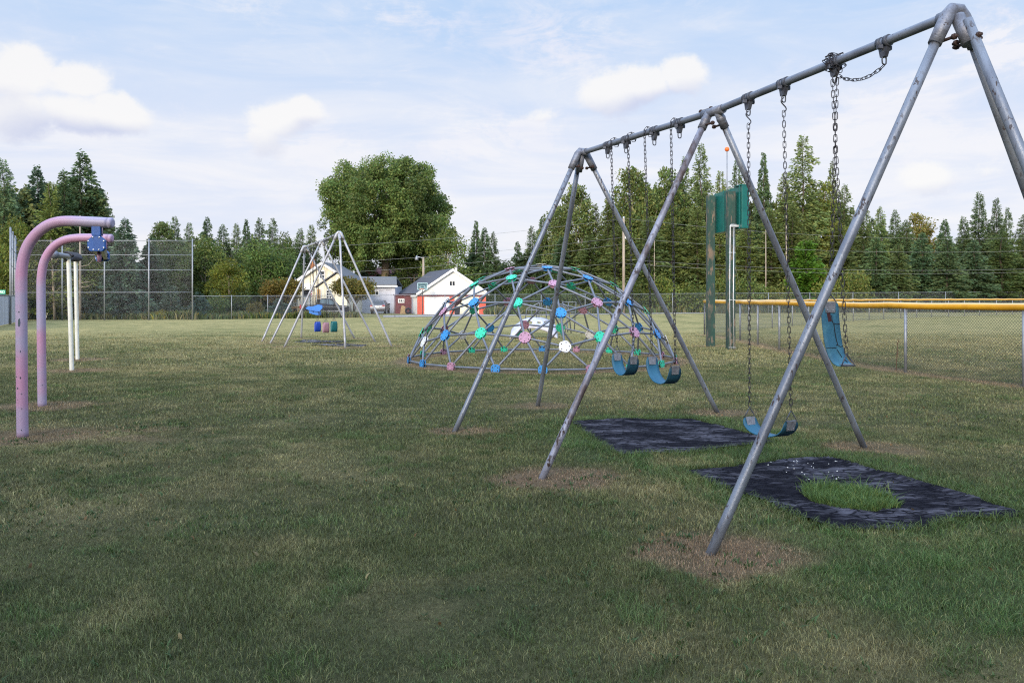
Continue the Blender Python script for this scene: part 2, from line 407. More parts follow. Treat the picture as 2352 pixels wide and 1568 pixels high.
def lawn_state(x, y):
    """dryness 0..1, bareness 0..1 of the lawn; where the turf itself is straw-coloured, lush or worn away"""
    w = x + 1.2 * (fbm(x, y, .5, 3, 9) - .5); v = y + 1.2 * (fbm(x, y, .5, 3, 11) - .5)
    dry = .27 + .50 * sstep(y, 9, 34) + 1.35 * (fbm(w, v, .45, 4, 1) - .5) + 1.15 * (fbm(x, y, 1.9, 4, 3) - .5) + .7 * (fbm(x, y, 6.5, 2, 13) - .5) * (1 - sstep(y, 10, 18))
    dry = dry + .22 * sstep(y, 30, 42) + .09 * np.sin((x * .30 + y) * 2.2) * sstep(y, 18, 30)
    lush = np.zeros(np.shape(x))
    for poly in (mat_far_poly, mat_near_poly):
        cx = sum(p.x for p in poly) / len(poly); cy = sum(p.y for p in poly) / len(poly)
        d = np.full(np.shape(x), 9.0)
        for i in range(len(poly)): d = np.minimum(d, seg_dist(x, y, poly[i], poly[(i + 1) % len(poly)]))
        lush = np.maximum(lush, 1 - sstep(d, .05, .75))
    lush = np.maximum(lush, (1 - sstep(np.hypot(x - 2.75, (y - 4.7) * 1.2), .5, 1.9)) * .95)
    dry = dry - .45 * lush
    b = np.zeros(np.shape(x))
    for p, r, k in bare:
        e = np.hypot((x - p.x - .12 * r) / 1.25, y - p.y)
        e = e * (1 + .7 * (fbm(x, y, 3.0, 3, 21) - .5))
        b = np.maximum(b, k * (1 - sstep(e, r * .62, r * 1.08)))
    ring = np.abs(np.hypot(x - DOME[0], y - DOME[1]) - 3.5)
    b = np.maximum(b, .85 * (1 - sstep(ring + .5 * (fbm(x, y, 1.7, 3, 25) - .5), .12, .5)))
    for a, c in zip(low_fence[:-1], low_fence[1:]):
        b = np.maximum(b, .75 * (1 - sstep(seg_dist(x, y, a, c) + .3 * (fbm(x, y, 1.5, 3, 27) - .5), .1, .5)))
    worn = 1 - sstep(seg_dist(x, y, (pole_feet[0].x - 3, 9.35), (pole_feet[0].x + 1.5, 9.6)), .1, .9)
    b = np.maximum(b, .6 * worn * (fbm(x, y, 2.5, 3, 30) > .42))
    return np.clip(dry, 0, 1), np.clip(b, 0, 1), lush


GREEN = np.array((0.104, 0.126, 0.046)); LUSH = np.array((0.080, 0.140, 0.042)); STRAW = np.array((0.300, 0.262, 0.126)); DEAD = np.array((0.310, 0.215, 0.138)); SOIL = np.array((0.050, 0.040, 0.032))


def lawn_colour(dry, b, lush):
    c = GREEN + (LUSH - GREEN) * lush[..., None]
    c = c + (STRAW - c) * dry[..., None]
    return (c + (DEAD - c) * b[..., None]) * 1.12


def build_lawn():
    xs = np.concatenate([-np.geomspace(900, 42, 26), np.arange(-40, 40.01, .4), np.geomspace(42, 900, 26)])
    ys = np.concatenate([-np.geomspace(120, 6, 12), np.arange(-4, 14, .2), np.arange(14, 62, .4), np.geomspace(63, 1500, 34)])
    X, Y = np.meshgrid(xs, ys); nx, ny = len(xs), len(ys)
    Z = (fbm(X, Y, .8, 3, 41) - .5) * .03 * (1 - sstep(Y, 40, 60)) * (np.abs(X) < 45)
    near = np.full(X.shape, 9.0)
    for poly in (mat_far_poly, mat_near_poly):
        near = np.where(inside(X, Y, poly), 0.0, near)
    Z = np.where(near < 1, np.minimum(Z, -.012), Z)
    me = bpy.data.meshes.new('lawn')
    idx = np.arange(nx * ny).reshape(ny, nx)
    q = np.stack([idx[:-1, :-1], idx[:-1, 1:], idx[1:, 1:], idx[1:, :-1]], -1).reshape(-1, 4)
    me.vertices.add(nx * ny); me.vertices.foreach_set('co', np.stack([X, Y, Z], -1).reshape(-1).astype(np.float32))
    me.loops.add(q.size); me.loops.foreach_set('vertex_index', q.reshape(-1).astype(np.int32))
    me.polygons.add(len(q)); me.polygons.foreach_set('loop_start', np.arange(len(q), dtype=np.int32) * 4)
    dry, b, lush = lawn_state(X, Y)
    c = lawn_colour(dry, b, lush)
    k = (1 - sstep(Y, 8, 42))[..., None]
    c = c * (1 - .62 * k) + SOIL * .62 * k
    cc = np.ones((ny, nx, 4), np.float32); cc[..., :3] = c
    at = me.color_attributes.new('Col', 'FLOAT_COLOR', 'POINT'); at.data.foreach_set('color', cc.reshape(-1))
    m = bpy.data.materials.new('lawn_turf'); m.use_nodes = True
    T = NT(m.node_tree); bs = T.n['Principled BSDF']
    a = T.node('ShaderNodeAttribute', attribute_name='Col'); g = T.node('ShaderNodeNewGeometry')
    n1 = T.noise(T.vmul(g.outputs['Position'], (1, 1, 0)), 1.3, 8, .72)
    n2 = T.noise(T.vmul(g.outputs['Position'], (1, 1, 0)), 22, 4, .7)
    f1 = T.mix(T.smooth(n1, .25, .75), (.62, .68, .62), (1.35, 1.25, 1.2)); f2 = T.mix(T.smooth(n2, .25, .75), (.7, .72, .7), (1.3, 1.28, 1.25))
    col = T.mix(1.0, T.mix(1.0, a.outputs['Color'], f1, 'MULTIPLY'), f2, 'MULTIPLY')
    T.l.new(col, bs.inputs['Base Color']); bs.inputs['Roughness'].default_value = .95; bs.inputs['Specular IOR Level'].default_value = .1
    bn = T.node('ShaderNodeBump'); bn.inputs['Strength'].default_value = .8; bn.inputs['Distance'].default_value = .05
    T.l.new(T.noise(T.vmul(g.outputs['Position'], (1, 1, 0)), 40, 4, .7), bn.inputs['Height']); T.l.new(bn.outputs[0], bs.inputs['Normal'])
    me.materials.append(m); me.update(calc_edges=True)
    tag(link('ground', me), 'mown patchy lawn and field with worn brown spots', 'ground', kind='structure')


def blades(rng, x, y, h, w, col, lean=(.4, 1.6)):
    n = len(x)
    fa = rng.random(n) * 2 * math.pi; la = rng.random(n) * 2 * math.pi
    ln = h * (lean[0] + (lean[1] - lean[0]) * rng.random(n))
    bx, by = np.cos(fa) * w / 2, np.sin(fa) * w / 2
    dx, dy = np.cos(la) * ln, np.sin(la) * ln
    V = np.zeros((n, 5, 3))
    V[:, 0] = np.stack([x - bx, y - by, np.full(n, -.012)], -1); V[:, 1] = np.stack([x + bx, y + by, np.full(n, -.012)], -1)
    V[:, 2] = np.stack([x - bx * .8 + dx * .38, y - by * .8 + dy * .38, h * .66], -1); V[:, 3] = np.stack([x + bx * .8 + dx * .38, y + by * .8 + dy * .38, h * .66], -1)
    V[:, 4] = np.stack([x + dx, y + dy, h], -1)
    return V


def build_grass():
    rng = np.random.default_rng(11)
    VV, CC = [], []
    def field(y1, y2, dens, hgt, wid):
        A = .67 * (y2 * y2 - y1 * y1) + 2.4 * (y2 - y1); n = int(A * dens)
        y = np.sqrt(rng.random(n) * (y2 * y2 - y1 * y1) + y1 * y1); x = (2 * rng.random(n) - 1) * (.67 * y + 1.2)
        ok = ~(inside(x, y, mat_far_poly) | inside(x, y, mat_near_poly))
        x, y = x[ok], y[ok]
        dry, b, lush = lawn_state(x, y)
        ok = (rng.random(len(x)) > b * .35) & (rng.random(len(x)) > sstep(y, 20, 41))
        x, y, dry, b, lush = x[ok], y[ok], dry[ok], b[ok], lush[ok]; n = len(x)
        hh = hgt * (.55 + .9 * rng.random(n)) * (.65 + .8 * fbm(x, y, 2.2, 3, 50)) * (1 + .6 * lush) * (1 - .45 * b)
        tuft = sstep(fbm(x, y, 3.1, 2, 60), .66, .74)
        hh = hh * (1 + .45 * tuft)
        d2 = np.clip(dry + .42 * (rng.random(n) - .5) - .4 * tuft, 0, 1)
        d2 = np.where(rng.random(n) < .13 + .1 * sstep(y, 8, 20), np.clip(d2 + .5, 0, 1), d2)
        c = lawn_colour(d2, np.clip(b * (.7 + .8 * rng.random(n)), 0, 1), np.clip(lush + tuft * .5, 0, 1))
        c = c * (.38 + 1.25 * rng.random(n) ** 1.3)[:, None] * (.62 + .76 * fbm(x, y, 3.4, 4, 83))[:, None]
        yel = (rng.random(n) < .02)[:, None]
        c = np.where(yel, c * .4 + np.array((.14, .17, .03)) * .8, c)
        VV.append(blades(rng, x, y, hh, wid * (.7 + .6 * rng.random(n)), c)); CC.append(c)
    field(2.5, 5.5, 11500, .020, .0026)
    field(5.5, 10, 4800, .022, .0040)
    field(10, 19, 1700, .022, .0070)
    field(19, 42, 420, .030, .014)
    # turf creeping over the mat edges
    for poly in (mat_far_poly, mat_near_poly):
        for i in range(len(poly)):
            a, b = poly[i], poly[(i + 1) % len(poly)]
            n = int((b - a).length * 420); t = rng.random(n)
            x = a.x + (b.x - a.x) * t + rng.normal(0, .035, n); y = a.y + (b.y - a.y) * t + rng.normal(0, .035, n)
            c = (GREEN * .5 + LUSH * .5) * (.6 + .8 * rng.random(n))[:, None]
            VV.append(blades(rng, x, y, .05 * (.5 + rng.random(n)), .006 * np.ones(n), c)); CC.append(c)
    me = raw_mesh('grass', np.concatenate(VV), [(0, 1, 3), (0, 3, 2), (2, 3, 4)], np.concatenate(CC), M['blade'])
    tag(link('grass', me), 'short patchy green and straw-coloured lawn grass', 'grass', kind='stuff')
    # the thick tuft growing through the near mat
    xs = [p.x for p in clump_poly]; ys = [p.y for p in clump_poly]
    n = 16000; x = rng.uniform(min(xs) - .05, max(xs) + .05, n); y = rng.uniform(min(ys), max(ys), n)
    ok = inside(x + .025 * rng.normal(size=n) + .34 * (fbm(x, y, 6, 3, 8) - .5), y + .03 * rng.normal(size=n) + .46 * (fbm(x, y, 6, 3, 18) - .5), clump_poly); x, y = x[ok], y[ok]; n = len(x)
    c = (LUSH * 1.25)[None] * (.6 + .8 * rng.random(n))[:, None] + (rng.random(n) < .2)[:, None] * np.array((.09, .07, .02))
    me = raw_mesh('grass_tuft', blades(rng, x, y, .066 * (.35 + 1.1 * rng.random(n)) * (.4 + 1.2 * fbm(x, y, 7, 3, 7)) * np.where(rng.random(n) < .06, 1.9, 1), .006 * np.ones(n), c, (.2, 1.2)), [(0, 1, 3), (0, 3, 2), (2, 3, 4)], c, M['blade'])
    tag(link('grass_tuft', me), 'thick bright green grass tuft growing up through the rubber mat', 'grass', kind='stuff')
    # broad-leaved weeds in the turf
    n = 2600; y = np.sqrt(rng.random(n) * (110 - 6.5) + 6.5); x = (2 * rng.random(n) - 1) * (.67 * y + 1)
    sel = (fbm(x, y, .9, 3, 77) > .5) & ~inside(x, y, mat_near_poly) & ~inside(x, y, mat_far_poly); x, y = x[sel], y[sel]
    x = np.repeat(x, 7) + rng.normal(0, .02, len(x) * 7); y = np.repeat(y, 7) + rng.normal(0, .02, len(y) * 7); n = len(x)
    c = np.array((.062, .108, .036))[None] * (.5 + .9 * rng.random(n))[:, None]
    me = raw_mesh('weeds', blades(rng, x, y, .024 * (.5 + rng.random(n)), .011 * (.6 + .8 * rng.random(n)), c, (.8, 1.9)), [(0, 1, 3), (0, 3, 2), (2, 3, 4)], c, M['blade'])
    tag(link('weeds', me), 'flat broad-leaved weeds scattered through the lawn', 'weeds', kind='stuff')


build_lawn(); build_grass()
_r = np.random.default_rng(44); _n = 150; _y = np.sqrt(_r.random(_n) * (14 ** 2 - 7) + 7); _x = (2 * _r.random(_n) - 1) * (.67 * _y + 1)
_c = np.where((_r.random(_n) < .6)[:, None], np.array((.16, .09, .035)), np.array((.28, .22, .10))) * (.6 + .8 * _r.random(_n))[:, None]
_me = raw_mesh('fallen_leaves', blades(_r, _x, _y, .008 + .008 * _r.random(_n), .014 + .012 * _r.random(_n), _c, (1.6, 3.0)) + np.array((0, 0, .02)), [(0, 1, 3), (0, 3, 2), (2, 3, 4)], _c, M['blade'])
tag(link('fallen_leaves', _me), 'scattered dry brown leaves lying on the lawn', 'leaves', kind='stuff')


# ------------------------------------------------------------------ rubber mats
def rubber_mat():
    m = bpy.data.materials.new('worn_rubber'); m.use_nodes = True
    T = NT(m.node_tree); b = T.n['Principled BSDF']
    g = T.node('ShaderNodeNewGeometry'); pos = g.outputs['Position']
    st = T.node('ShaderNodeMapping'); T.l.new(pos, st.inputs['Vector']); st.inputs['Rotation'].default_value = (0, 0, R(73.8)); st.inputs['Scale'].default_value = (.85, 2.2, 0)
    v = st.outputs[0]
    n1 = T.noise(v, 1.6, 6, .68, .4); n2 = T.noise(v, 7.0, 6, .7, .8); n3 = T.noise(pos, 120, 2)
    wear = T.math('MULTIPLY', T.math('ADD', T.math('MULTIPLY', T.smooth(n1, .44, .62), .8), .10), T.math('ADD', T.math('MULTIPLY', T.smooth(n2, .36, .62), .7), .3), clamp=True)
    sp = T.node('ShaderNodeSeparateXYZ'); T.l.new(v, sp.inputs[0])
    q = G(1833, 1078); v0 = (q.x * math.sin(R(73.8)) + q.y * math.cos(R(73.8))) * 2.2      # seam between two strips of matting
    strip = T.smooth(sp.outputs[1], v0 - .02, v0 + .02)
    wear = T.math('MULTIPLY', wear, T.math('ADD', .36, T.math('MULTIPLY', strip, .9)), clamp=True)
    col = T.mix(wear, (.005, .005, .009), (.33, .31, .38))
    for dv in (0.0, -.95, .62): col = T.mix(T.smooth(T.math('ABSOLUTE', T.math('SUBTRACT', sp.outputs[1], v0 + dv)), .03, .012), col, (.004, .004, .007))
    crk = T.node('ShaderNodeTexVoronoi', feature='DISTANCE_TO_EDGE'); 
    ad = T.node('ShaderNodeVectorMath', operation='ADD'); T.l.new(v, ad.inputs[0])
    nn = T.node('ShaderNodeTexNoise'); nn.inputs['Scale'].default_value = 6; T.l.new(v, nn.inputs['Vector'])
    sc = T.node('ShaderNodeVectorMath', operation='SCALE'); sc.inputs['Scale'].default_value = .25; T.l.new(nn.outputs['Color'], sc.inputs[0]); T.l.new(sc.outputs[0], ad.inputs[1])
    T.l.new(ad.outputs[0], crk.inputs['Vector']); crk.inputs['Scale'].default_value = 5.5
    line = T.smooth(T.math('ADD', crk.outputs['Distance'], T.math('MULTIPLY', T.math('SUBTRACT', n2, .5), .22)), .10, .02)
    col = T.mix(line, col, (.006, .006, .01))
    col = T.mix(T.smooth(n3, .62, .8), col, (.10, .09, .085))
    T.l.new(col, b.inputs['Base Color']); T.put(b.inputs['Roughness'], T.math('SUBTRACT', .8, T.math('MULTIPLY', wear, .14)))
    T.put(b.inputs['Specular IOR Level'], T.math('ADD', .02, T.math('MULTIPLY', wear, .22)))
    bn = T.node('ShaderNodeBump'); bn.inputs['Strength'].default_value = .7; bn.inputs['Distance'].default_value = .012
    hh = T.math('SUBTRACT', T.math('ADD', n2, T.math('MULTIPLY', n3, .2)), T.math('MULTIPLY', line, .8))
    T.l.new(hh, bn.inputs['Height']); T.l.new(bn.outputs[0], b.inputs['Normal'])
    return m


M['rubber'] = rubber_mat()


def ground_mat(poly, label, hole=None, step=.035):
    xs = [p.x for p in poly]; ys = [p.y for p in poly]
    gx = np.arange(min(xs), max(xs), step); gy = np.arange(min(ys), max(ys), step)
    X, Y = np.meshgrid(gx, gy); nx = len(gx)
    ins = inside(X, Y, poly)
    Z = .014 + .016 * (fbm(X * 1.0 + Y * .4, Y, 2.3, 4, 90) - .3) + .010 * np.abs(fbm(X, Y * 2, 5, 3, 92) - .5)
    edge = np.full(X.shape, 9.0)
    for i in range(len(poly)): edge = np.minimum(edge, seg_dist(X, Y, poly[i], poly[(i + 1) % len(poly)]))
    Z = np.where(edge < .06, Z - .012 * (1 - edge / .06), Z) + .024 * (1 - sstep(edge, .02, .15)) * sstep(fbm(X, Y, 2.2, 2, 95), .40, .65)
    mb = MB(); ok = ins[:-1, :-1] & ins[1:, 1:] & ins[:-1, 1:] & ins[1:, :-1]
    ids = -np.ones(X.shape, int); vs = []; fs = []
    def vid(j, i):
        if ids[j, i] < 0: ids[j, i] = len(vs); vs.append((X[j, i], Y[j, i], max(Z[j, i], .004)))
        return ids[j, i]
    for j, i in zip(*np.nonzero(ok)): fs.append((vid(j, i), vid(j, i + 1), vid(j + 1, i + 1), vid(j + 1, i)))
    mb.add(vs, fs, True)
    o = mb.build('rubber_mat', M['rubber'], loc=(poly[0].x, poly[0].y, 0))
    return tag(o, label, 'mat')


ground_mat(mat_near_poly, 'worn dark rubber mat with a grass tuft growing through it', step=.03)
ground_mat(mat_far_poly, 'worn dark rubber mat under the two deep blue belt swings')
fm1 = [G(*p) for p in ((672, 786), (700, 781.5), (760, 782), (800, 785), (780, 787.5), (720, 788))]
fm2 = [G(*p) for p in ((700, 792), (745, 790.5), (800, 789.5), (850, 793), (835, 796), (760, 795.5))]
ground_mat(fm1, 'grey rubber mat under the pale blue moulded seat, behind another mat', step=.1)
ground_mat(fm2, 'flat grey rubber mat under the teal seat of the distant swing set', step=.1)
rng = random.Random(4)
peb0 = None
for k in range(26):
    px, py = (rng.uniform(1800, 1935), rng.uniform(1062, 1110)) if k < 20 else (rng.uniform(1760, 2000), rng.uniform(1060, 1112))
    if not inside(np.array([G(px, py).x]), np.array([G(px, py).y]), mat_near_poly)[0]: continue
    if peb0 is None:
        mb = MB(); mb.ball((0, 0, 0), .0065, 7, 5, (1.2, .9, .6)); peb0 = mb.build('pebble', M['white']); o = peb0
    else:
        o = peb0.copy(); C.objects.link(o)
    o.location = G(px, py) + Vector((0, 0, .034)); o.rotation_euler = (0, 0, rng.uniform(0, 6)); s = rng.uniform(.6, 1.2); o.scale = (s, s, s)
    tag(o, 'small white pebble lying on the torn rubber mat', 'pebble', 'white pebbles on the rubber mat')


# ------------------------------------------------------------------ swing sets
def link_ring(mb, c, t, side, L, W, r, n=12, seg=5):
    """one chain link: a stadium loop centred at c, long axis t, flat in the plane of t and side"""
    pts = []
    hl = L / 2 - W / 2
    for k in range(n):
        a = 2 * math.pi * k / n
        ca, sa = math.cos(a), math.sin(a)
        pts.append(c + t * (ca * W / 2 + (hl if ca > 1e-6 else -hl if ca < -1e-6 else 0)) + side * sa * W / 2)
    mb.tube(pts, r, seg, caps=False, closed=True)


def chain_mesh(mb, path, pitch=.045, r=.0034, n=12, seg=5, W=.026):
    path = [Vector(p) for p in path]
    acc = [0]
    for a, b in zip(path[:-1], path[1:]): acc.append(acc[-1] + (b - a).length)
    N_ = max(1, int(acc[-1] / pitch)); p = acc[-1] / N_
    side = None
    for i in range(N_):
        s = (i + .5) * p
        j = max(k for k in range(len(acc) - 1) if acc[k] <= s)
        t = (path[j + 1] - path[j]); q = path[j] + t * ((s - acc[j]) / (acc[j + 1] - acc[j])); t.normalize()
        if side is None:
            side = t.cross(Vector((.36, .93, .05))).normalized()
        side = (side - t * side.dot(t)).normalized()
        sd = side if i % 2 == 0 else t.cross(side)
        link_ring(mb, q, t, sd, p * 1.38, W, r, n, seg)


def swing_frame(name, label, tri, rb, rl, hangs, pm=None):
    """tri: list of (apex, [feet]); hangs: list of (bay, t)"""
    base = sum((f for _, fs in tri for f in fs), Vector()) / sum(len(fs) for _, fs in tri)
    th = thing(name, (base.x, base.y, 0), label, 'swing frame')
    for i in range(len(tri) - 1):
        a, b = tri[i][0], tri[i + 1][0]; d = (b - a).normalized()
        mb = MB(); n = 14
        mb.tube([a + d * -.02 + (b - a) * 0] + [a + (b - a) * (k / n) for k in range(1, n)] + [b - d * .01], rb, 16)
        mb.build('top_beam', M[pm or 'beam'], th)
    for i, (ap, fs) in enumerate(tri):
        j = min(i, len(tri) - 2); ax = (tri[j + 1][0] - tri[j][0]).normalized()
        mb = MB()
        if i in (0, len(tri) - 1):                       # cast end elbow: a bend over the beam end with sleeves for three legs
            l, r_ = [(f - ap).normalized() for f in fs[:2]]
            k = rb * 1.42; drop = Vector((0, 0, -.02))
            hl, hr = (Vector((q.x, q.y, 0)).normalized() * .055 for q in (l, r_))
            arch = [ap + hl + l * .25, ap + hl + l * .12, ap + hl + l * .03, ap + hl * .5 + Vector((0, 0, .022)), ap + hr * .5 + Vector((0, 0, .022)), ap + hr + r_ * .03, ap + hr + r_ * .12, ap + hr + r_ * .25]
            mb.tube(arch, [k * .93, k, k * 1.02, k * .95, k * .95, k * 1.02, k, k * .93], 14)
            ins_ = ax if i == 0 else -ax
            mb.tube([ap, ap + ins_ * .13], rb * 1.3, 14)
            if len(fs) > 2:
                q = (fs[2] - ap).normalized(); mb.tube([ap + q * .03, ap + q * .26], k * .95, 14)
            bolt_at = [ap + (f - ap).normalized() * .22 for f in fs]
        else:
            mb.tube([ap - ax * .16, ap + ax * .16], rb * 1.35, 14)
            for s_, f in zip((-1, 1), fs):
                o = ap - ax * (.07 * s_); q = (f - o).normalized()
                mb.tube([o + q * .0, o + q * .08, o + q * .19], [rb * 1.3, rb * 1.25, rb * 1.3], 12)
                mb.ball(o + q * .09, rb * 1.45, 10, 8)
            bolt_at = [ap + (f - ap).normalized() * .15 for f in fs] + [ap + ax * .12 + Vector((0, 0, rb * 1.2))]
        fit = mb.build('joint_casting', M[pm or 'cast'], th)
        for q in bolt_at:
            mb = MB(); mb.tube([q - ax * .11, q + ax * .11], .011, 6)
            for s_ in (-1, 1): mb.tube([q + ax * (.072 * s_), q + ax * (.095 * s_)], .021, 6)
            mb.build('bolt', M['bolt'], fit)
        for n_, f in enumerate(fs):
            d = (f - ap).normalized()
            hd = Vector((f.x - ap.x, f.y - ap.y, 0)).normalized()
            o = ap + (ax * (.07 * (1, -1)[n_]) if i not in (0, len(tri) - 1) else hd * .055)
            d = (f - o)
            mb = MB(); mb.tube([o + d * (.08 / d.length)] + [o + d * k for k in (.2, .35, .5, .65, .8, .93)] + [f + d.normalized() * .12], rl, 14)
            mb.build('leg', M['rusty_pipe'] if (i, n_) in ((1, 0),) and not pm else M[pm or 'pipe'], th)
    for bay, t in hangs:
        a, b = tri[bay][0], tri[bay + 1][0]; d = (b - a).normalized(); q = a + (b - a) * t
        side = d.cross(Vector((0, 0, 1))).normalized()
        mb = MB()
        for o in (-.033, .033): mb.tube([q + d * (o - .018), q + d * (o + .018)], rb * 1.32, 14)
        rot = Matrix((d, side, d.cross(side) * -1 if d.cross(side).z < 0 else d.cross(side))).transposed()
        low = Vector((0, 0, -1))
        top = q + low * rb * .9
        mb.prism([top + d * .045 + side * .022, top - d * .045 + side * .022, top - d * .02 + low * .085 + side * .015, top + d * .02 + low * .085 + side * .015], side * -.038)
        mb.box(q + low * (rb * 1.25) + side * (rb * 1.35), (.035, .035, .03)); mb.box(q + low * (rb * 1.25) - side * (rb * 1.35), (.035, .035, .03))
        link_ring(mb, top + low * .105, Vector((0, 0, 1)), side, .07, .042, .006)
        mb.build('beam_hanger', M['hanger'], th)
    return th


def lerp(a, b, t): return a + (b - a) * t


def belt_mesh(path, wide, W, thick=.009, taper=.12):
    """strap of rubber along path; wide: unit vector across"""
    n = len(path); mb = MB(); top = []; bot = []; tops_in = None
    for i, p in enumerate(path):
        a = path[max(0, i - 1)]; b = path[min(n - 1, i + 1)]
        t = (b - a).normalized(); nr = t.cross(wide).normalized()
        s = i / (n - 1); e = min(s, 1 - s) / taper
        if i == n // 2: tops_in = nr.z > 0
        w = W / 2 * (1 if e >= 1 else .72 + .28 * math.sqrt(max(0, 1 - (1 - e) ** 2)))
        row = [wide * (w * c) for c in (-1, -.5, 0, .5, 1)]
        top.append([p + nr * thick / 2 + q for q in row]); bot.append([p - nr * thick / 2 + q for q in row])
    vs = [q for r_ in top for q in r_] + [q for r_ in bot for q in r_]; off = n * 5; fs = []; under = []
    for i in range(n - 1):
        for k in range(4):
            fs.append((i * 5 + k, (i + 1) * 5 + k, (i + 1) * 5 + k + 1, i * 5 + k + 1))
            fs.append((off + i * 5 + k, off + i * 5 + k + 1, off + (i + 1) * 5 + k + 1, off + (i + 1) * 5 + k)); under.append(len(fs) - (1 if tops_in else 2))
        fs.append((i * 5, off + i * 5, off + (i + 1) * 5, (i + 1) * 5)); fs.append((i * 5 + 4, (i + 1) * 5 + 4, off + (i + 1) * 5 + 4, off + i * 5 + 4))
    for i in (0, n - 1):
        for k in range(4): fs.append((i * 5 + k, i * 5 + k + 1, off + i * 5 + k + 1, off + i * 5 + k))
    mb.add(vs, fs, True)
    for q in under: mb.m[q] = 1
    return mb


def u_path(a, b, depth, n=28, p=2.3):
    mid = (a + b) / 2; h = (b - a) / 2; out = []
    for i in range(n + 1):
        t = math.pi * i / n; c = math.cos(t); s = math.sin(t)
        cc = math.copysign(abs(c) ** (2 / p), c); ss = abs(s) ** (2 / p)
        q = mid - h * cc; q = Vector((q.x, q.y, lerp(a.z, b.z, i / n) - depth * ss)); out.append(q)
    return out


def triangle_link(mb, top, base, wide, half=.062, r=.0055):
    l = base - wide * half; q = base + wide * half
    mb.tube([top, lerp(top, l, .5), l, base, q, lerp(top, q, .5)], r, 6, caps=False, closed=True)


def belt_swing(label, tops, ends, depth, wide, W, mats, group=None, taper=.12, wrap=None, shook=False, name='belt_swing', detail=True, plate=True):
    """tops: beam points of the two chains, ends: belt ends"""
    th = thing(name, ((ends[0] + ends[1]) / 2 - Vector((0, 0, depth))), label, 'swing', group)
    path = u_path(ends[0], ends[1], depth)
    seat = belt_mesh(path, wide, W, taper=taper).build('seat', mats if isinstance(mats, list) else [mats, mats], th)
    for k in (0, 1):
        e = ends[k]; tt = (path[3] - path[0] if k == 0 else path[-4] - path[-1]).normalized()
        tip = e + Vector((0, 0, .10))
        mb = MB(); top = Vector(tops[k])
        if wrap:                                          # chain thrown over the beam once
            ax, rb = wrap; sd = ax.cross(Vector((0, 0, 1))).normalized()
            loop = [top + (sd * math.cos(a) + Vector((0, 0, 1)) * math.sin(a)) * (rb + .012) for a in [R(x) for x in range(-110, 181, 24)]]
            pth = [q - ax * (.05 * (1 - i / len(loop))) for i, q in enumerate(loop)] + [tip]
        else:
            pth = [top - Vector((0, 0, .25 if shook else .12)), tip]
        chain_mesh(mb, pth, n=12 if detail else 8, seg=5 if detail else 4)
        mb.build('chain', M['chain'], th)
        mb = MB()
        if shook:
            c0 = top - Vector((0, 0, .13)); s_pts = []
            for i in range(17):
                t = i / 16; a = (t - .5) * 2
                s_pts.append(c0 + Vector((0, 0, -.13 * t)) + wide * (.022 * math.sin(a * math.pi * 1.0) * 1.3))
            mb.tube(s_pts, .0055, 6)
            mb.build('hook', M['hanger'], th); mb = MB()
        triangle_link(mb, tip + Vector((0, 0, -.005)), e - tt * .004, wide)
        mb.build('triangle_link', M['hanger'], th)
        if plate:
            nr = tt.cross(wide).normalized()
            for s_ in (1, -1):
                pass
            mb = MB(); f0 = e - tt * .005; f1 = e + tt * .085
            inner = (path[len(path) // 2 - 1] + path[len(path) // 2 + 1]) / 2 + Vector((0, 0, depth))
            if nr.dot(inner - e) < 0: nr = -nr
            for sg in (1, -1):
                o = nr * (.0065 * sg)
                q = [f0 - wide * .052 + o, f0 + wide * .052 + o, f1 + wide * .043 + o, f1 - wide * .043 + o]
                mb.prism(q, nr * (.004 * sg))
                for sx in (-.028, .028): mb.ball(f1 - tt * .018 + wide * sx + nr * (.011 * sg), .006, 8, 5)
                pl = mb.build('seat_plate', M['plate'], seat); mb = MB()
    return th


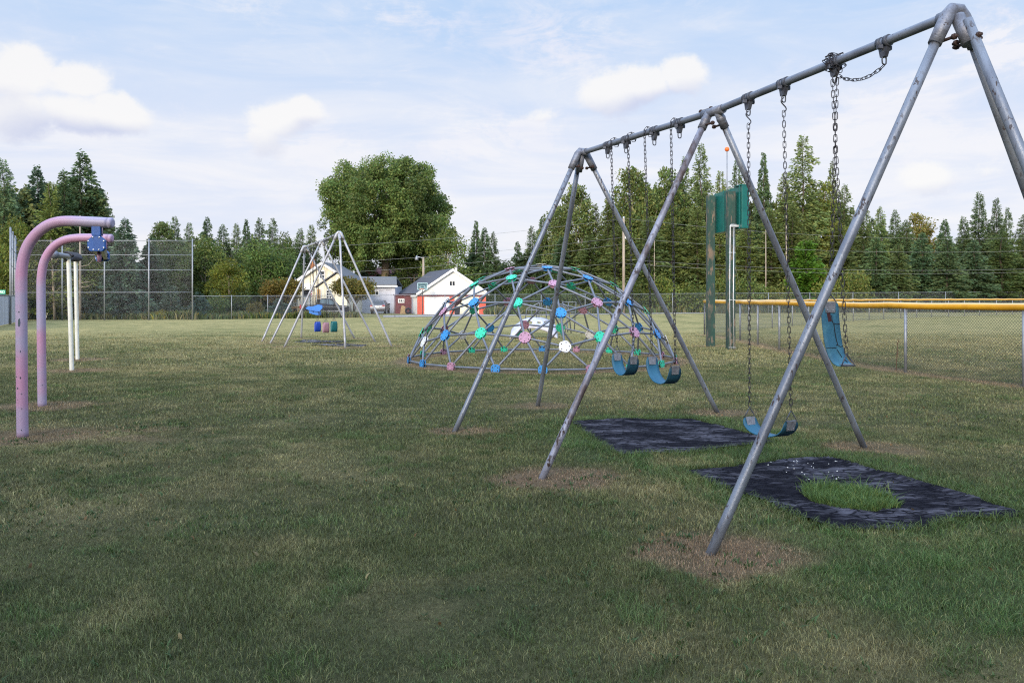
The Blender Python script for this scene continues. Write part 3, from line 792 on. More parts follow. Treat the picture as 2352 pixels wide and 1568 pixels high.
def near_swing_set():
    f = feet_w
    apn = Vector((3.05, 5.47, Zat(30, 5.47))); apm = Vector(((f['ma'].x + f['mb'].x) / 2 - .06, (f['ma'].y + f['mb'].y) / 2, 0)); apm.z = Zat(257, apm.y)
    apf = Vector((Xat(1337, (f['fa'].y + f['fb'].y) / 2), (f['fa'].y + f['fb'].y) / 2, 0)); apf.z = Zat(351, apf.y)
    apm.x = Xat(1638, apm.y)
    tri = [(apn, [f['na'], nb, no]), (apm, [f['ma'], f['mb']]), (apf, [f['fa'], f['fb'], f['fo']])]
    def t_on(i, px):                                      # where on bay i the beam shows at px
        a, b = tri[i][0], tri[i + 1][0]; lo, hi = 0.0, 1.0
        for _ in range(40):
            m = (lo + hi) / 2; q = lerp(a, b, m)
            if 1176 + F * q.x / q.y > px: lo = m
            else: hi = m
        return lo
    hangs = [(0, t_on(0, px)) for px in (2031, 1917, 1800, 1719)] + [(1, t_on(1, px)) for px in (1561, 1503, 1438, 1396)]
    swing_frame('swing_frame', 'tall galvanised swing frame carrying blue belt seats beside the rubber mats', tri, .034, .033, hangs)
    ax1 = (tri[2][0] - tri[1][0]).normalized(); ax0 = (tri[1][0] - tri[0][0]).normalized()
    w1 = ax1.cross(Vector((0, 0, 1))).normalized(); w0 = ax0.cross(Vector((0, 0, 1))).normalized()
    def on(i, px): return lerp(tri[i][0], tri[i + 1][0], t_on(i, px))
    def hang(q, px, py): return Px(px, py, q.y)
    A, B = on(1, 1411), on(1, 1450)
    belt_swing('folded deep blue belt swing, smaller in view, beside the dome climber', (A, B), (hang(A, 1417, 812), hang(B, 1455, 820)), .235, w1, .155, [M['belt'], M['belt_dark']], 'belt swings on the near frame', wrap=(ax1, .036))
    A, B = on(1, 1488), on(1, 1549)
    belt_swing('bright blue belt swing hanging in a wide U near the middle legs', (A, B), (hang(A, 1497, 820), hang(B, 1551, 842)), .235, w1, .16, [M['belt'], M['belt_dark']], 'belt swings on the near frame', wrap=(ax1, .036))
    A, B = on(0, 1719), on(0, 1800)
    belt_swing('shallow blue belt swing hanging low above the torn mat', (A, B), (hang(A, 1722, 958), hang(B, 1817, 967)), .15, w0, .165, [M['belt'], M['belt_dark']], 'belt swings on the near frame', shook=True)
    # the broken swing: both chains gathered at one hanger, the belt dangling by its end
    H7, H8 = on(0, 1917), on(0, 2031)
    th = thing('belt_swing', Px(1915, 845, H7.y), 'cracked pale blue belt seat dangling on end by bunched chains', 'swing', 'belt swings on the near frame')
    d = H7.y
    cols = [(1905, 694), (1906, 715), (1908, 740), (1911, 768), (1915, 792), (1921, 813), (1929, 829), (1939, 838), (1948, 840)]
    dd = [0, 0, 0, 0, -.01, -.02, -.04, -.07, -.10]
    ctr = [Px(px, py, d + .02 + q) for (px, py), q in zip(cols, dd)]
    path = []
    for i in range(len(ctr) - 1):
        for k in range(5):
            t = k / 5; p0 = ctr[max(0, i - 1)]; p1 = ctr[i]; p2 = ctr[i + 1]; p3 = ctr[min(len(ctr) - 1, i + 2)]
            path.append(.5 * ((2 * p1) + (p2 - p0) * t + (2 * p0 - 5 * p1 + 4 * p2 - p3) * t * t + (3 * p1 - p0 - 3 * p2 + p3) * t ** 3))
    path.append(ctr[-1])
    wide = Vector((.985, .17, 0)).normalized()
    seat = belt_mesh(path, wide, .155, taper=.08).build('seat', [M['belt_old'], M['belt_old']], th)
    # cracks of the weathered rubber, thin dark inlays standing just proud of the belt
    def on_belt(s, c, lift=.006):
        i = min(len(path) - 2, int(s * (len(path) - 1))); t = s * (len(path) - 1) - i
        p = lerp(path[i], path[i + 1], t); tg = (path[i + 1] - path[i]).normalized(); nr = tg.cross(wide).normalized()
        if nr.y > 0: nr = -nr
        return p + wide * (c * .078) + nr * lift
    def crack(pts, r, m='crack', nm='crack'):
        mb = MB(); mb.tube([on_belt(*p) for p in pts], r, 5); mb.build(nm, M[m], seat)
    crack([(.17, .12), (.24, .14), (.27, .3), (.36, .32), (.44, .36), (.50, .42), (.505, .2)], .0035)
    crack([(.505, .42), (.525, .7), (.51, .98)], .003)
    crack([(.54, -.98), (.535, -.5), (.54, .18)], .0025)
    crack([(.56, .2), (.62, .34), (.68, .42)], .003)
    crack([(.26, .32), (.27, .6), (.265, .98)], .0028)
    crack([(.06, .55), (.13, .62), (.15, .3)], .002)
    crack([(.72, .5), (.77, .7), (.80, .62)], .004)
    mb = MB()
    qs = [on_belt(s, c, .0055) for s, c in ((.13, -.42), (.13, -.02), (.24, .08), (.245, -.3))]
    mb.prism(qs, (qs[1] - qs[0]).cross(qs[2] - qs[1]).normalized() * .002); mb.build('torn_patch', M['cord'], seat)
    for k, (px, py, e) in enumerate(((1908, 676, path[0]), (1944, 812, path[-1]))):
        mb = MB(); tip = Px(px, py, e.y)
        top = H7 + ax0 * (.03 * (k * 2 - 1)) - Vector((0, 0, .05)) - w0 * 0.0
        chain_mesh(mb, [top, tip]); mb.build('chain', M['chain'], th)
        mb = MB(); triangle_link(mb, tip, e + Vector((0, -.006, .0)), wide, .06); mb.build('triangle_link', M['hanger'], th)
        tt = (path[4] - path[0]).normalized() if k == 0 else (path[-5] - path[-1]).normalized(); nr = tt.cross(wide).normalized()
        if nr.y > 0: nr = -nr
        mb = MB(); f0 = e - tt * .004; f1 = e + tt * .085; o = nr * .0065
        mb.prism([f0 - wide * .05 + o, f0 + wide * .05 + o, f1 + wide * .042 + o, f1 - wide * .042 + o], nr * .004)
        for sx in (-.026, .026): mb.ball(f1 - tt * .018 + wide * sx + nr * .011, .006, 8, 5)
        mb.build('seat_plate', M['plate'], seat)
    # chain bunched round the beam and running slack to the next hanger
    mb = MB()
    sd = w0; loop = []
    for i in range(40):
        a = i * .47; loop.append(H7 + ax0 * (-.05 + .1 * abs(((i * .11) % 2) - 1)) + (sd * math.cos(a) + Vector((0, 0, 1)) * math.sin(a)) * (.036 + .016 + .012 * (i % 3)))
    chain_mesh(mb, loop, W=.028)
    mb.build('wrapped_chain', M['chain'], th)
    mb = MB(); a = H7 - Vector((0, 0, .115)) - ax0 * .03; b = H8 - Vector((0, 0, .175))
    chain_mesh(mb, [lerp(a, b, t) - Vector((0, 0, .07 * 4 * t * (1 - t))) for t in [i / 12 for i in range(13)]])
    mb.build('slack_chain', M['chain'], th)


near_swing_set()


def far_swing_set():
    w = far_w
    apn = Px(779, 535, (w['c'].y + w['g'].y) / 2); apm = Px(739, 554, (w['b'].y + w['f'].y) / 2); apf = Px(700, 567, (w['a'].y + w['e'].y) / 2)
    tri = [(apn, [w['c'], w['g'], w['h']]), (apm, [w['b'], w['f']]), (apf, [w['a'], w['e'], w['d']])]
    def on(px):
        best = None
        for i in (0, 1):
            for k in range(200):
                q = lerp(tri[i][0], tri[i + 1][0], k / 200); e = abs(1176 + F * q.x / q.y - px)
                if best is None or e < best[0]: best = (e, q, i, k / 200)
        return best
    pts = [(728.5, 733), (748, 757), (766, 770)]
    seats = [((729.5, 748), 20, 'royal blue belt swing seen end-on, hanging below the moulded seat', (0.012, .06, .42)),
             ((748.5, 751), 23, 'dusty pink belt swing seen end-on at the distant frame', (.36, .2, .26)),
             ((767, 747), 20, 'teal green belt swing seen end-on beside the pink one', (.01, .13, .15))]
    ax = (tri[2][0] - tri[0][0]).normalized(); wd = ax.cross(Vector((0, 0, 1))).normalized()
    hangs = []
    for (cx, cy), hgt, lab, col in seats:
        m = mat('seat_' + lab.split()[0], col, .5)
        c = on(cx)[1]; dep = .40
        half = .18
        A = c - ax * half; B = c + ax * half
        e = [Px(cx + (1.5 if k == 0 else -1.5), cy - hgt / 2 + 1, q.y) for k, q in enumerate((A, B))]
        belt_swing(lab, (A, B), e, .36, wd, .21, m, 'belt swings on the distant frame', taper=.22, detail=False, plate=False)
        for q in (A, B):
            bst = min(((abs((lerp(tri[i][0], tri[i + 1][0], k / 100) - q).length), i, k / 100) for i in (0, 1) for k in range(101)))
            hangs.append((bst[1], bst[2]))
    swing_frame('swing_frame', 'distant galvanised swing frame in front of the yellow house', tri, .036, .036, hangs, pm='pipe_pale')
    # moulded blue adaptive seat hung on four chains
    d = tri[1][0].y + .5; c = Px(722, 711, d)
    th = thing('moulded_swing', c, 'bright blue moulded reclining swing seat with high back on four chains', 'swing')
    m = mat('seat_sky_blue', (.02, .20, .72), .4)
    def q(px, py, y): return Px(px, py, d + y)
    prof = [(702, 708.5), (709, 711.5), (717, 713), (726, 714.5), (733.6, 715), (740.7, 707), (740, 701.5)]
    side_px = [(702, 708), (708, 703.4), (715.3, 703.8), (720, 703.2), (731, 699.5), (740, 701), (741, 707), (733.6, 715.3), (726, 714.8), (717, 713.2), (709, 711.8)]
    mb = MB(); L = [q(px, py, -.22) for px, py in prof]; Rr = [q(px, py, .22) for px, py in prof]
    for i in range(len(prof) - 1):
        a, b, c2, e = L[i], L[i + 1], Rr[i + 1], Rr[i]
        nn = (b - a).cross(e - a).normalized() * .03
        mb.prism([a, b, c2, e], nn)
    for sgn in (-1, 1):                                   # raised sides
        mb.prism([q(px, py, .22 * sgn) for px, py in side_px], Vector((0, .03 * sgn, 0)))
    mb.build('seat_shell', m, th)
    mb = MB(); mb.prism([q(709.8, 712, -.18), q(732.7, 715, -.18), q(731.8, 723.5, -.18), q(724.4, 723, -.18), q(710.2, 718.9, -.18)], (0, .36, 0)); mb.build('seat_base', m, th)
    bm = [on(px)[1] for px in (712, 720)]
    for a, b in ((bm[0], q(713, 712, -.2)), (bm[0], q(727, 712, .2)), (bm[1], q(719, 716, -.22)), (bm[1], q(736, 708, .2))):
        mb = MB(); chain_mesh(mb, [a - Vector((0, 0, .08)), b], .06, .006, 8, 4, .03); mb.build('chain', M['chain'], th)


far_swing_set()


# ------------------------------------------------------------------ geodesic dome climber
def dome():
    s5 = 1 / math.sqrt(5); r5 = 2 / math.sqrt(5)
    V = [Vector((0, 0, 1))] + [Vector((r5 * math.cos(2 * math.pi * k / 5), r5 * math.sin(2 * math.pi * k / 5), s5)) for k in range(5)]
    V += [Vector((r5 * math.cos(2 * math.pi * (k + .5) / 5), r5 * math.sin(2 * math.pi * (k + .5) / 5), -s5)) for k in range(5)]
    tris = [(0, 1 + k, 1 + (k + 1) % 5) for k in range(5)]
    for k in range(5): tris += [(1 + k, 1 + (k + 1) % 5, 6 + k), (6 + k, 6 + (k - 1) % 5, 1 + k)]
    key = {}; nodes = []; flat = []; edges = set(); n = 4
    def add(p):
        u = p.normalized(); q = tuple(round(c, 4) for c in u)
        if q not in key: key[q] = len(nodes); nodes.append(u); flat.append(p.z)
        return key[q]
    for t in tris:
        A, B, D = (V[i] for i in t)
        P = {(i, j): (A * i + B * j + D * (n - i - j)) / n for i in range(n + 1) for j in range(n + 1 - i)}
        for i in range(n):
            for j in range(n - i):
                for T in ([(i, j), (i + 1, j), (i, j + 1)], [(i + 1, j), (i + 1, j + 1), (i, j + 1)]):
                    if T[1] not in P: continue
                    if min(P[q].z for q in T) > s5 - s5 / 2 - 1e-6:
                        ids = [add(P[q]) for q in T]
                        for a, b in ((0, 1), (1, 2), (2, 0)): edges.add(tuple(sorted((ids[a], ids[b]))))
    cx, cy, Rd, rot, zo, sz = 0.7654, 20.86, 3.6027, -1.44458, -1.0104, 0.9733
    W = []
    for u, fz in zip(nodes, flat):
        x = Rd * (u.x * math.cos(rot) - u.y * math.sin(rot)) + cx; y = Rd * (u.x * math.sin(rot) + u.y * math.cos(rot)) + cy
        z = Rd * sz * u.z + zo
        if fz < s5 - .05: z = .07
        W.append(Vector((x, y, z)))
    low = [i for i, fz in enumerate(flat) if fz < s5 - .05]
    ctr = Vector((cx, cy, -.6))
    th = thing('dome_climber', (cx, cy, 0), 'geodesic dome climber of grey pipes with pink, blue, green and white plates', 'climber')
    spec = {'d_white': [(1115, 175), (1280, 792), (258, 765), (2045, 730), (520, 727), (1475, 705)],
            'd_blue': [(1150, 215), (1445, 292), (630, 480), (1253, 550), (413, 712), (795, 985), (155, 940), (1970, 685), (1765, 475), (420, 465), (1155, 465), (735, 655), (1110, 835), (1610, 470), (1830, 655)],
            'd_green': [(897, 293), (680, 292), (630, 350), (945, 475), (680, 703), (1540, 718), (265, 965), (2000, 940), (1355, 215), (1635, 340), (1885, 525), (232, 690), (1335, 355), (755, 350), (605, 530), (1255, 655), (830, 848), (1670, 670)],
            'd_pink': [(890, 222), (1195, 342), (1508, 472), (395, 550), (998, 730), (1795, 682), (470, 970), (1445, 1000), (1050, 297), (865, 460), (1420, 525), (985, 635), (375, 672), (1375, 850)]}
    seen = [((890 + x / 3.151, 545.5 + y / 3.151), c) for c, l in spec.items() for x, y in l]
    proj = [(1176 + F * p.x / p.y, HOR - F * (p.z - EYE) / p.y) for p in W]
    colr = {}
    cand = sorted((math.hypot(q[0] - s[0][0], q[1] - s[0][1]), i, k) for i, q in enumerate(proj) for k, s in enumerate(seen))
    used = set()
    for dd, i, k in cand:
        if dd > 16 or i in colr or k in used: continue
        colr[i] = seen[k][1]; used.add(k)
    rg = random.Random(8)
    deg = {i: sum(i in e for e in edges) for i in range(len(W))}
    order = sorted(edges, key=lambda e: ((W[e[0]] + W[e[1]]) / 2).y)
    rest = MB()
    for k, (a, b) in enumerate(order):
        pa, pb = W[a], W[b]; d = (pb - pa).normalized()
        r = .026
        p = [pa + d * .05, pa + d * .13, pa + d * .2, lerp(pa, pb, .5), pb - d * .2, pb - d * .13, pb - d * .05]
        rr = [r * .62, r * .75, r, r, r, r * .75, r * .62]
        if k < 99:
            mb = MB(); mb.tube(p, rr, 10); mb.build('strut', M['strut'], th)
        else: rest.tube(p, rr, 8)
    o = rest.build('strut_lattice', M['strut'], th); o['kind'] = 'stuff'
    for i, p in enumerate(W):
        nr = (p - ctr); nr.z *= 1.15; nr.normalize()
        if i in low: nr = Vector((p.x - cx, p.y - cy, .15)).normalized()
        col = 'd_white' if (deg[i] == 5 and i not in low) else colr.get(i, rg.choice(['d_pink', 'd_blue', 'd_green']))
        u = nr.cross(Vector((0, 0, 1))).normalized() if abs(nr.z) < .98 else Vector((1, 0, 0)); v = nr.cross(u)
        rad = .135 if i not in low else .10
        k = 5 if col == 'd_white' else 6
        mb = MB()
        for off in (.026, -.034):
            poly = []
            for j in range(36):
                a = 2 * math.pi * j / 36
                rr = rad * (1 - .045 * math.cos(k * a * (1 if col == 'd_white' else 2)))
                if i in low: rr = rad * (1 + .1 * abs(math.sin(2 * a)))
                poly.append(p + nr * (off + .004) + (u * math.cos(a) + v * math.sin(a)) * rr)
            mb.prism(poly, nr * -.008)
        mb.mi = 1
        for j in range(k):
            a = 2 * math.pi * (j + .5) / k
            q = p + (u * math.cos(a) + v * math.sin(a)) * rad * .72
            mb.tube([q - nr * .046, q + nr * .037], .0125, 8)
        o = mb.build('joint_plate', [M[col], M['bolt']], th)


dome()
# ------------------------------------------------------------------ glide ride on bent pink poles
def paint_pink():
    m = bpy.data.materials.new('faded_pink_paint'); m.use_nodes = True
    T = NT(m.node_tree); b = T.n['Principled BSDF']
    tc = T.node('ShaderNodeTexCoord'); v = tc.outputs['Object']
    oi = T.node('ShaderNodeObjectInfo'); ad = T.node('ShaderNodeVectorMath', operation='ADD'); T.l.new(v, ad.inputs[0]); T.l.new(oi.outputs['Location'], ad.inputs[1])
    band = T.noise(T.vmul(ad.outputs[0], (.5, .5, 1.5)), 1.1, 3, .5)
    col = T.mix(T.smooth(band, .34, .66), (.49, .25, .385), (.37, .33, .465))
    chip = T.smooth(T.noise(v, 26, 3, .6), .70, .725)
    col = T.mix(chip, col, (.05, .06, .07))
    T.l.new(col, b.inputs['Base Color']); b.inputs['Roughness'].default_value = .45
    return m


def glide_ride():
    pm = paint_pink()
    ch = mat('bare_chip', (.05, .08, .085), .7)
    d1, d2 = Gd(1003), Gd(932)
    th = thing('glide_ride', (G(52, 1003) + G(97, 932)) / 2, 'glide ride of two bent pink poles with a blue-capped hanging track', 'play equipment')
    specs = [(d1, [(52, 1010), (50.5, 900), (49.5, 760), (49, 660), (50, 620), (55, 589), (66, 561), (84, 537), (107, 519), (130, 510.5), (156, 507.8), (205, 509.5), (250, 511.7)], .062),
             (d2, [(97, 938), (96, 860), (95, 760), (94.3, 665), (95.5, 632), (100.5, 604), (112, 580), (129, 562), (149, 551.5), (172, 547), (205, 546), (251, 547.3)], .062)]
    for d, pts, r in specs:
        p = [Px(a, b, d) for a, b in pts]; sm = []
        for i in range(len(p) - 1):
            for k in range(4):
                t = k / 4; p0 = p[max(0, i - 1)]; p1 = p[i]; p2 = p[i + 1]; p3 = p[min(len(p) - 1, i + 2)]
                sm.append(.5 * ((2 * p1) + (p2 - p0) * t + (2 * p0 - 5 * p1 + 4 * p2 - p3) * t * t + (3 * p1 - p0 - 3 * p2 + p3) * t ** 3))
        sm.append(p[-1]); sm[0].z = -.02
        mb = MB(); mb.tube(sm, r, 20); o = mb.build('bent_pole', pm, th)
        e = p[-1]; dr = (p[-1] - p[-2]).normalized()
        mb = MB(); mb.tube([e, e + dr * .035, e + dr * .048, e + dr * .052], [r * 1.02, r * 1.02, r * .85, r * .5], 20); mb.build('end_cap', pm, o)
        if d == d1:                                       # scraped patch and chips down the nearer pole
            for (cx, cy, w, h) in ((52.5, 741, 5.6, 21), (55, 806, 1.2, 6), (46, 864, 1.3, 5), (55, 866, 2.2, 5), (49, 890, 2.6, 5), (58, 937, 1.2, 4), (52, 716, 2.5, 3.5)):
                pos = []
                ax0 = Xat(50, d)
                for j in range(11):
                    a = 2 * math.pi * j / 11; q = rng.uniform(.75, 1.15)
                    X = Xat(cx + w * q * math.cos(a) * .5 - 1.2, d); Z = Zat(cy + h * q * math.sin(a) * .5, d)
                    dx = max(-.058, min(.058, X - ax0)); pos.append(Vector((ax0 + dx, d - math.sqrt(.0652 ** 2 - dx * dx), Z)))
                mb = MB(); cpt = sum(pos, Vector()) / 11; cpt.y = d - math.sqrt(.0652 ** 2 - min(.058, abs(cpt.x - ax0)) ** 2) - .0015
                mb.add([cpt] + pos, [(0, 1 + (j + 1) % 11, 1 + j) for j in range(11)]); mb.build('paint_chip', ch, o)
    a = Px(223.5, 560, d1); b = Px(236, 587, d2)
    ax = (b - a).normalized(); sd = ax.cross(Vector((0, 0, 1))).normalized(); up = sd.cross(ax)
    trk = MB()
    for s_ in (-1, 1):                                    # channel section: two webs with a top plate, slot below
        trk.box((a + b) / 2 + sd * (.06 * s_) + up * -.01, (.006, (b - a).length - .04, .10), Matrix((sd, ax, up)).transposed())
        trk.box((a + b) / 2 + sd * (.04 * s_) + up * -.063, (.046, (b - a).length - .04, .006), Matrix((sd, ax, up)).transposed())
    trk.box((a + b) / 2 + up * .045, (.126, (b - a).length - .04, .008), Matrix((sd, ax, up)).transposed())
    track = trk.build('track', M['steel'], th)
    for q, d, rod_top in ((a, d1, 514), (b, d2, 549)):
        s = .105
        oct_ = [(-.34, .95), (.34, .95), (.99, .38), (.99, -.55), (.70, -.86), (-.70, -.86), (-.99, -.55), (-.99, .38)]
        f = Vector((0, -1, 0)); rx = Vector((1, 0, 0)); uz = Vector((0, 0, 1))
        front = q + f * .03
        mb = MB(); mb.prism([front + rx * (x * s) + uz * (y * s) for x, y in reversed(oct_)], -f * .045)
        mb.box(q + uz * (.155) + f * .0, (.105, .07, .12)); cap = mb.build('end_block', M['pad_blue'], th, bevel=.006)
        mb = MB()
        for x, y in ((-.36, .72), (.36, .72), (-.86, .30), (.86, .30), (-.86, -.45), (.86, -.45), (-.30, -.68), (.30, -.68)):
            mb.ball(front + rx * (x * s) + uz * (y * s), .011, 8, 6, (1, .6, 1))
        mb.build('bolt_ring', M['silver'], cap)
        for s_ in (-1, 1):
            mb = MB(); t = Vector((q.x + .060 * s_, q.y, Zat(rod_top, d))); mb.tube([t, q + uz * .11 + rx * (.060 * s_)], .0085, 8)
            mb.build('hanger_rod', pm, cap)
    h = lerp(a, b, .3) - up * .03
    mb = MB(); mb.tube([h, h - up * .09, h - up * .15], [.026, .026, .022], 12)
    mb.build('handle', pm, th)


glide_ride()


def white_gallows():
    p1, p2 = G(165, 851), G(178, 826)
    d1, d2 = p1.y, p2.y
    th = thing('white_post_frame', (p1 + p2) / 2, 'pair of white posts under a grey beam with old chain wound round it', 'swing frame')
    t1 = Px(157.5, 592, d1); t2 = Px(173.5, 594, d2)
    for p, t in ((p1, t1), (p2, t2)):
        mb = MB(); q = Vector((p.x, p.y, -.02)); mb.tube([q, Vector((p.x, p.y, .03)), lerp(p, t, .5), lerp(p, t, .97), t], [.047, .047, .048, .047, .03], 16)
        mb.build('post', M['post_white'], th)
    e0 = Px(140, 572, d1 - 2.0); e1 = Px(179, 593, d2 + .3)
    e1 = Vector((e1.x, e1.y, lerp(t1, t2, 1.1).z + .03)); a = Vector((t1.x, t1.y, t1.z + .03)); d = (e1 - a).normalized(); e0 = a - d * 3.9
    mb = MB(); mb.tube([e0, lerp(e0, e1, .5), e1], .055, 14); bm = mb.build('beam', M['plate'], th)
    mb = MB(); mb.ball(e0, .078, 14, 10); mb.build('end_ball', M['cast'], th)
    sd = d.cross(Vector((0, 0, 1))).normalized(); mb = MB(); lp = []
    for i in range(90):
        k = i * .52; lp.append(lerp(a - d * .4, e1, i / 90) + (sd * math.cos(k) + Vector((0, 0, 1)) * math.sin(k)) * (.085 + .02 * (i % 4 == 0)))
    mb.tube(lp, .03, 6); mb.build('wound_chain', M['chain'], th)


white_gallows()


# ------------------------------------------------------------------ scoreboard seen from behind
def scoreboard():
    p1, p2 = board_feet
    th = thing('scoreboard', (p1 + p2) / 2, 'green scoreboard on two flaking green wooden posts, seen from behind', 'scoreboard')
    for p, top in ((p1, 450), (p2, 440)):
        zt = Zat(top, p.y); mb = MB(); mb.box((p.x, p.y, zt / 2 - .05), (.25, .25, zt + .1)); mb.build('post', M['green_wood'], th, bevel=.008)
    d = (p2 - p1).normalized(); n = Vector((d.y, -d.x, 0))
    if n.x < 0: n = -n
    ztop, zbot = 1.65 + 244 * 26.3 / F, 1.65 + 151 * 26.3 / F
    a = p1 - d * .15 + n * .14; b = p2 + d * .42 + n * .14
    rot = Matrix((d, n, Vector((0, 0, 1)))).transposed()
    c = (a + b) / 2 + n * .17; L = (b - a).length
    mb = MB(); mb.box((c.x, c.y, (ztop + zbot) / 2), (L, .25, ztop - zbot), rot); bx = mb.build('cabinet', M['green_box'], th, bevel=.01)
    for k in (.42, .56, .98):
        q = lerp(a, b, k) - n * .012; mb = MB(); mb.box((q.x, q.y, (ztop + zbot) / 2), (.05, .024, ztop - zbot + .02), rot); mb.build('rib', M['green_box'], bx)
    mb = MB(); q = lerp(a, b, .9) + n * .17; mb.box((q.x, q.y, ztop + .02), (L * .2, .36, .03), rot); mb.build('top_flashing', M['green_box'], bx)
    for off, pxs in ((-.06, 0), (.07, 1)):
        base = p2 + Vector((off * .9, -.16, 0)); top = Vector((base.x, base.y, Zat(519, p2.y)))
        pts = [base, Vector((base.x - .02, base.y, 1.6)), top]
        if pxs == 0: pts += [top + Vector((.03, 0, .03)), top + Vector((.20, .0, .03))]
        mb = MB(); mb.tube(pts, .018, 8); cd = mb.build('conduit', M['conduit'], th)
        for zz in (.05, 1.55, 3.05):
            mb = MB(); mb.box((base.x, base.y, zz + .02), (.09, .02, .025)); mb.build('clamp', M['conduit'], cd)
    mb = MB(); q = Vector((p2.x + .10, p2.y - .17, Zat(520, p2.y))); mb.box(q, (.30, .05, .06)); mb.build('junction_box', M['conduit'], th)
    q = Vector((Xat(1667, p2.y + .3), p2.y + .15, 0))
    mb = MB(); mb.tube([(q.x, q.y, Zat(470, q.y)), (q.x, q.y, Zat(345, q.y))], .017, 8); pl = mb.build('antenna_pole', M['fpost'], th)
    mb = MB(); mb.ball((q.x, q.y, Zat(343, q.y)), .075, 14, 10); mb.build('ball', M['orange'], pl)


scoreboard()


# ------------------------------------------------------------------ chain-link fences
def wire_panel(mb, a, b, z0, z1, pitch, w=.0035, off=.0):
    """diamond mesh between ground points a and b, as crossing wires"""
    a = Vector((a[0], a[1], 0)); b = Vector((b[0], b[1], 0)); L = (b - a).length; d = (b - a) / L; nr = Vector((-d.y, d.x, 0)); h = z1 - z0
    for sgn in (1, -1):
        o = nr * (.0025 * sgn + off)
        k = -h
        while k < L:
            s0, s1 = max(0, k), min(L, k + h)
            if s1 - s0 > .01:
                u0, u1 = s0 - k, s1 - k
                if sgn < 0: u0, u1 = h - u0, h - u1
                p = a + d * s0 + Vector((0, 0, z0 + u0)) + o; q = a + d * s1 + Vector((0, 0, z0 + u1)) + o
                e = (Vector((0, 0, 1)) - d * sgn).normalized() * (w / 2)
                mb.add([p - e, p + e, q + e, q - e], [(0, 1, 2, 3)])
            k += pitch


def low_yellow_fence():
    pts = [p.copy() for p in low_fence]
    d0 = (pts[-1] - pts[-2]).normalized()
    nxt = [Vector((9.35, 11.2, 0)), Vector((10.0, 8.0, 0))]
    near = pts + nxt
    far = [pts[0]] + [Vector((Xat(px, d), d, 0)) for px, d in ((1720, 39.5), (1820, 46), (1920, 53), (2030, 60), (2140, 66), (2250, 72), (2360, 78), (2460, 83))]
    H_ = 1.475
    for run, lab, wm in ((near, 'low chain-link fence with a bright yellow tube cap bordering the lawn', 'wire_near'), (far, 'distant outfield fence with a thin yellow cap, seen through the mesh', 'wire')):
        th = thing('capped_fence', run[0], lab, 'fence')
        mb = MB()
        for a, b in zip(run[:-1], run[1:]): wire_panel(mb, a, b, .03, H_ - .05, .065 if wm == 'wire_near' else .12, .0060 if wm == 'wire_near' else .009)
        mb.build('wire_mesh', M[wm], th)
        stops = []
        for a, b in zip(run[:-1], run[1:]):
            n = max(1, round((b - a).length / 3.4)); stops += [lerp(a, b, k / n) for k in range(n)]
        stops.append(run[-1])
        for p in stops:
            mb = MB(); mb.tube([(p.x, p.y, -.05), (p.x, p.y, H_ - .03)], .033, 10); mb.build('post', M['fpost'], th)
        sm = []
        for i in range(len(stops) - 1):
            for k in range(6):
                q = lerp(stops[i], stops[i + 1], k / 6); sm.append(Vector((q.x, q.y, H_ - .012 * math.sin(math.pi * k / 6) + .008 * math.sin(i * 2.1 + k))))
        sm.append(Vector((stops[-1].x, stops[-1].y, H_)))
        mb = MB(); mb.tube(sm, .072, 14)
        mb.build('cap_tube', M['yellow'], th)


low_yellow_fence()


def tall_run(name, label, pts, tops, base_pts=None, rails=(), pitch=.075, posts=None, w=.0016, r=.03, mid=None):
    th = thing(name, pts[0], label, 'fence')
    mb = MB()
    for (a, b), (ta, tb) in zip(zip(pts[:-1], pts[1:]), zip(tops[:-1], tops[1:])): wire_panel(mb, a, b, .02, (ta + tb) / 2, pitch, w)
    mb.build('wire_mesh', M['wire'], th)
    for p, t in zip(pts, tops):
        mb = MB(); mb.tube([(p.x, p.y, -.05), (p.x, p.y, t + .06)], r, 8); mb.build('post', M['fpost'], th)
    for fr in rails:
        mb = MB(); mb.tube([Vector((p.x, p.y, t * fr)) for p, t in zip(pts, tops)], .022, 6); mb.build('rail', M['fpost'], th)
    return th


dB = 57.0
cols = [38, 143, 240, 342, 442]
bp = [Vector((Xat(c, dB + k * .25), dB + k * .25, 0)) for k, c in enumerate((38, 143, 240, 342, 442))]
tall_run('backstop_fence', 'tall chain-link baseball backstop with many horizontal rails', bp, [Zat(550, p.y) for p in bp], rails=(.985, .81, .62, .345), r=.05)
wp = [Vector((Xat(24, 48.9), 48.9, 0)), Vector((Xat(29, 51.5), 51.5, 0)), Vector((Xat(35, 54.5), 54.5, 0)), Vector((bp[0].x, bp[0].y - .1, 0))]
tall_run('backstop_fence', 'side wing of the tall backstop, seen nearly edge-on by the slatted fence', wp, [5.9, 5.85, 5.8, 5.8], rails=(.985, .81, .62, .345), r=.055)
# back fence, running behind the whole field
fx = [(443, 58.3), (532, 60.6), (615, 62.6), (710, 63.6), (804, 64.4), (907, 65.2), (1022, 66.5), (1137, 68), (1243, 70), (1344, 72), (1445, 74.5), (1545, 77), (1668, 80), (1765, 81.5), (1860, 83), (1959, 84.5), (2064, 86), (2172, 88), (2262, 90), (2345, 91.5), (2450, 94), (2560, 97)]
fp = [Vector((Xat(a, d), d, 0)) for a, d in fx]
ft = [Zat(680 - (a - 443) * 10 / 1900, d) for a, d in fx]
tall_run('back_fence', 'long chain-link fence along the back of the field before the houses and wood', fp, ft, rails=(1.0,), pitch=.09, w=.0030)
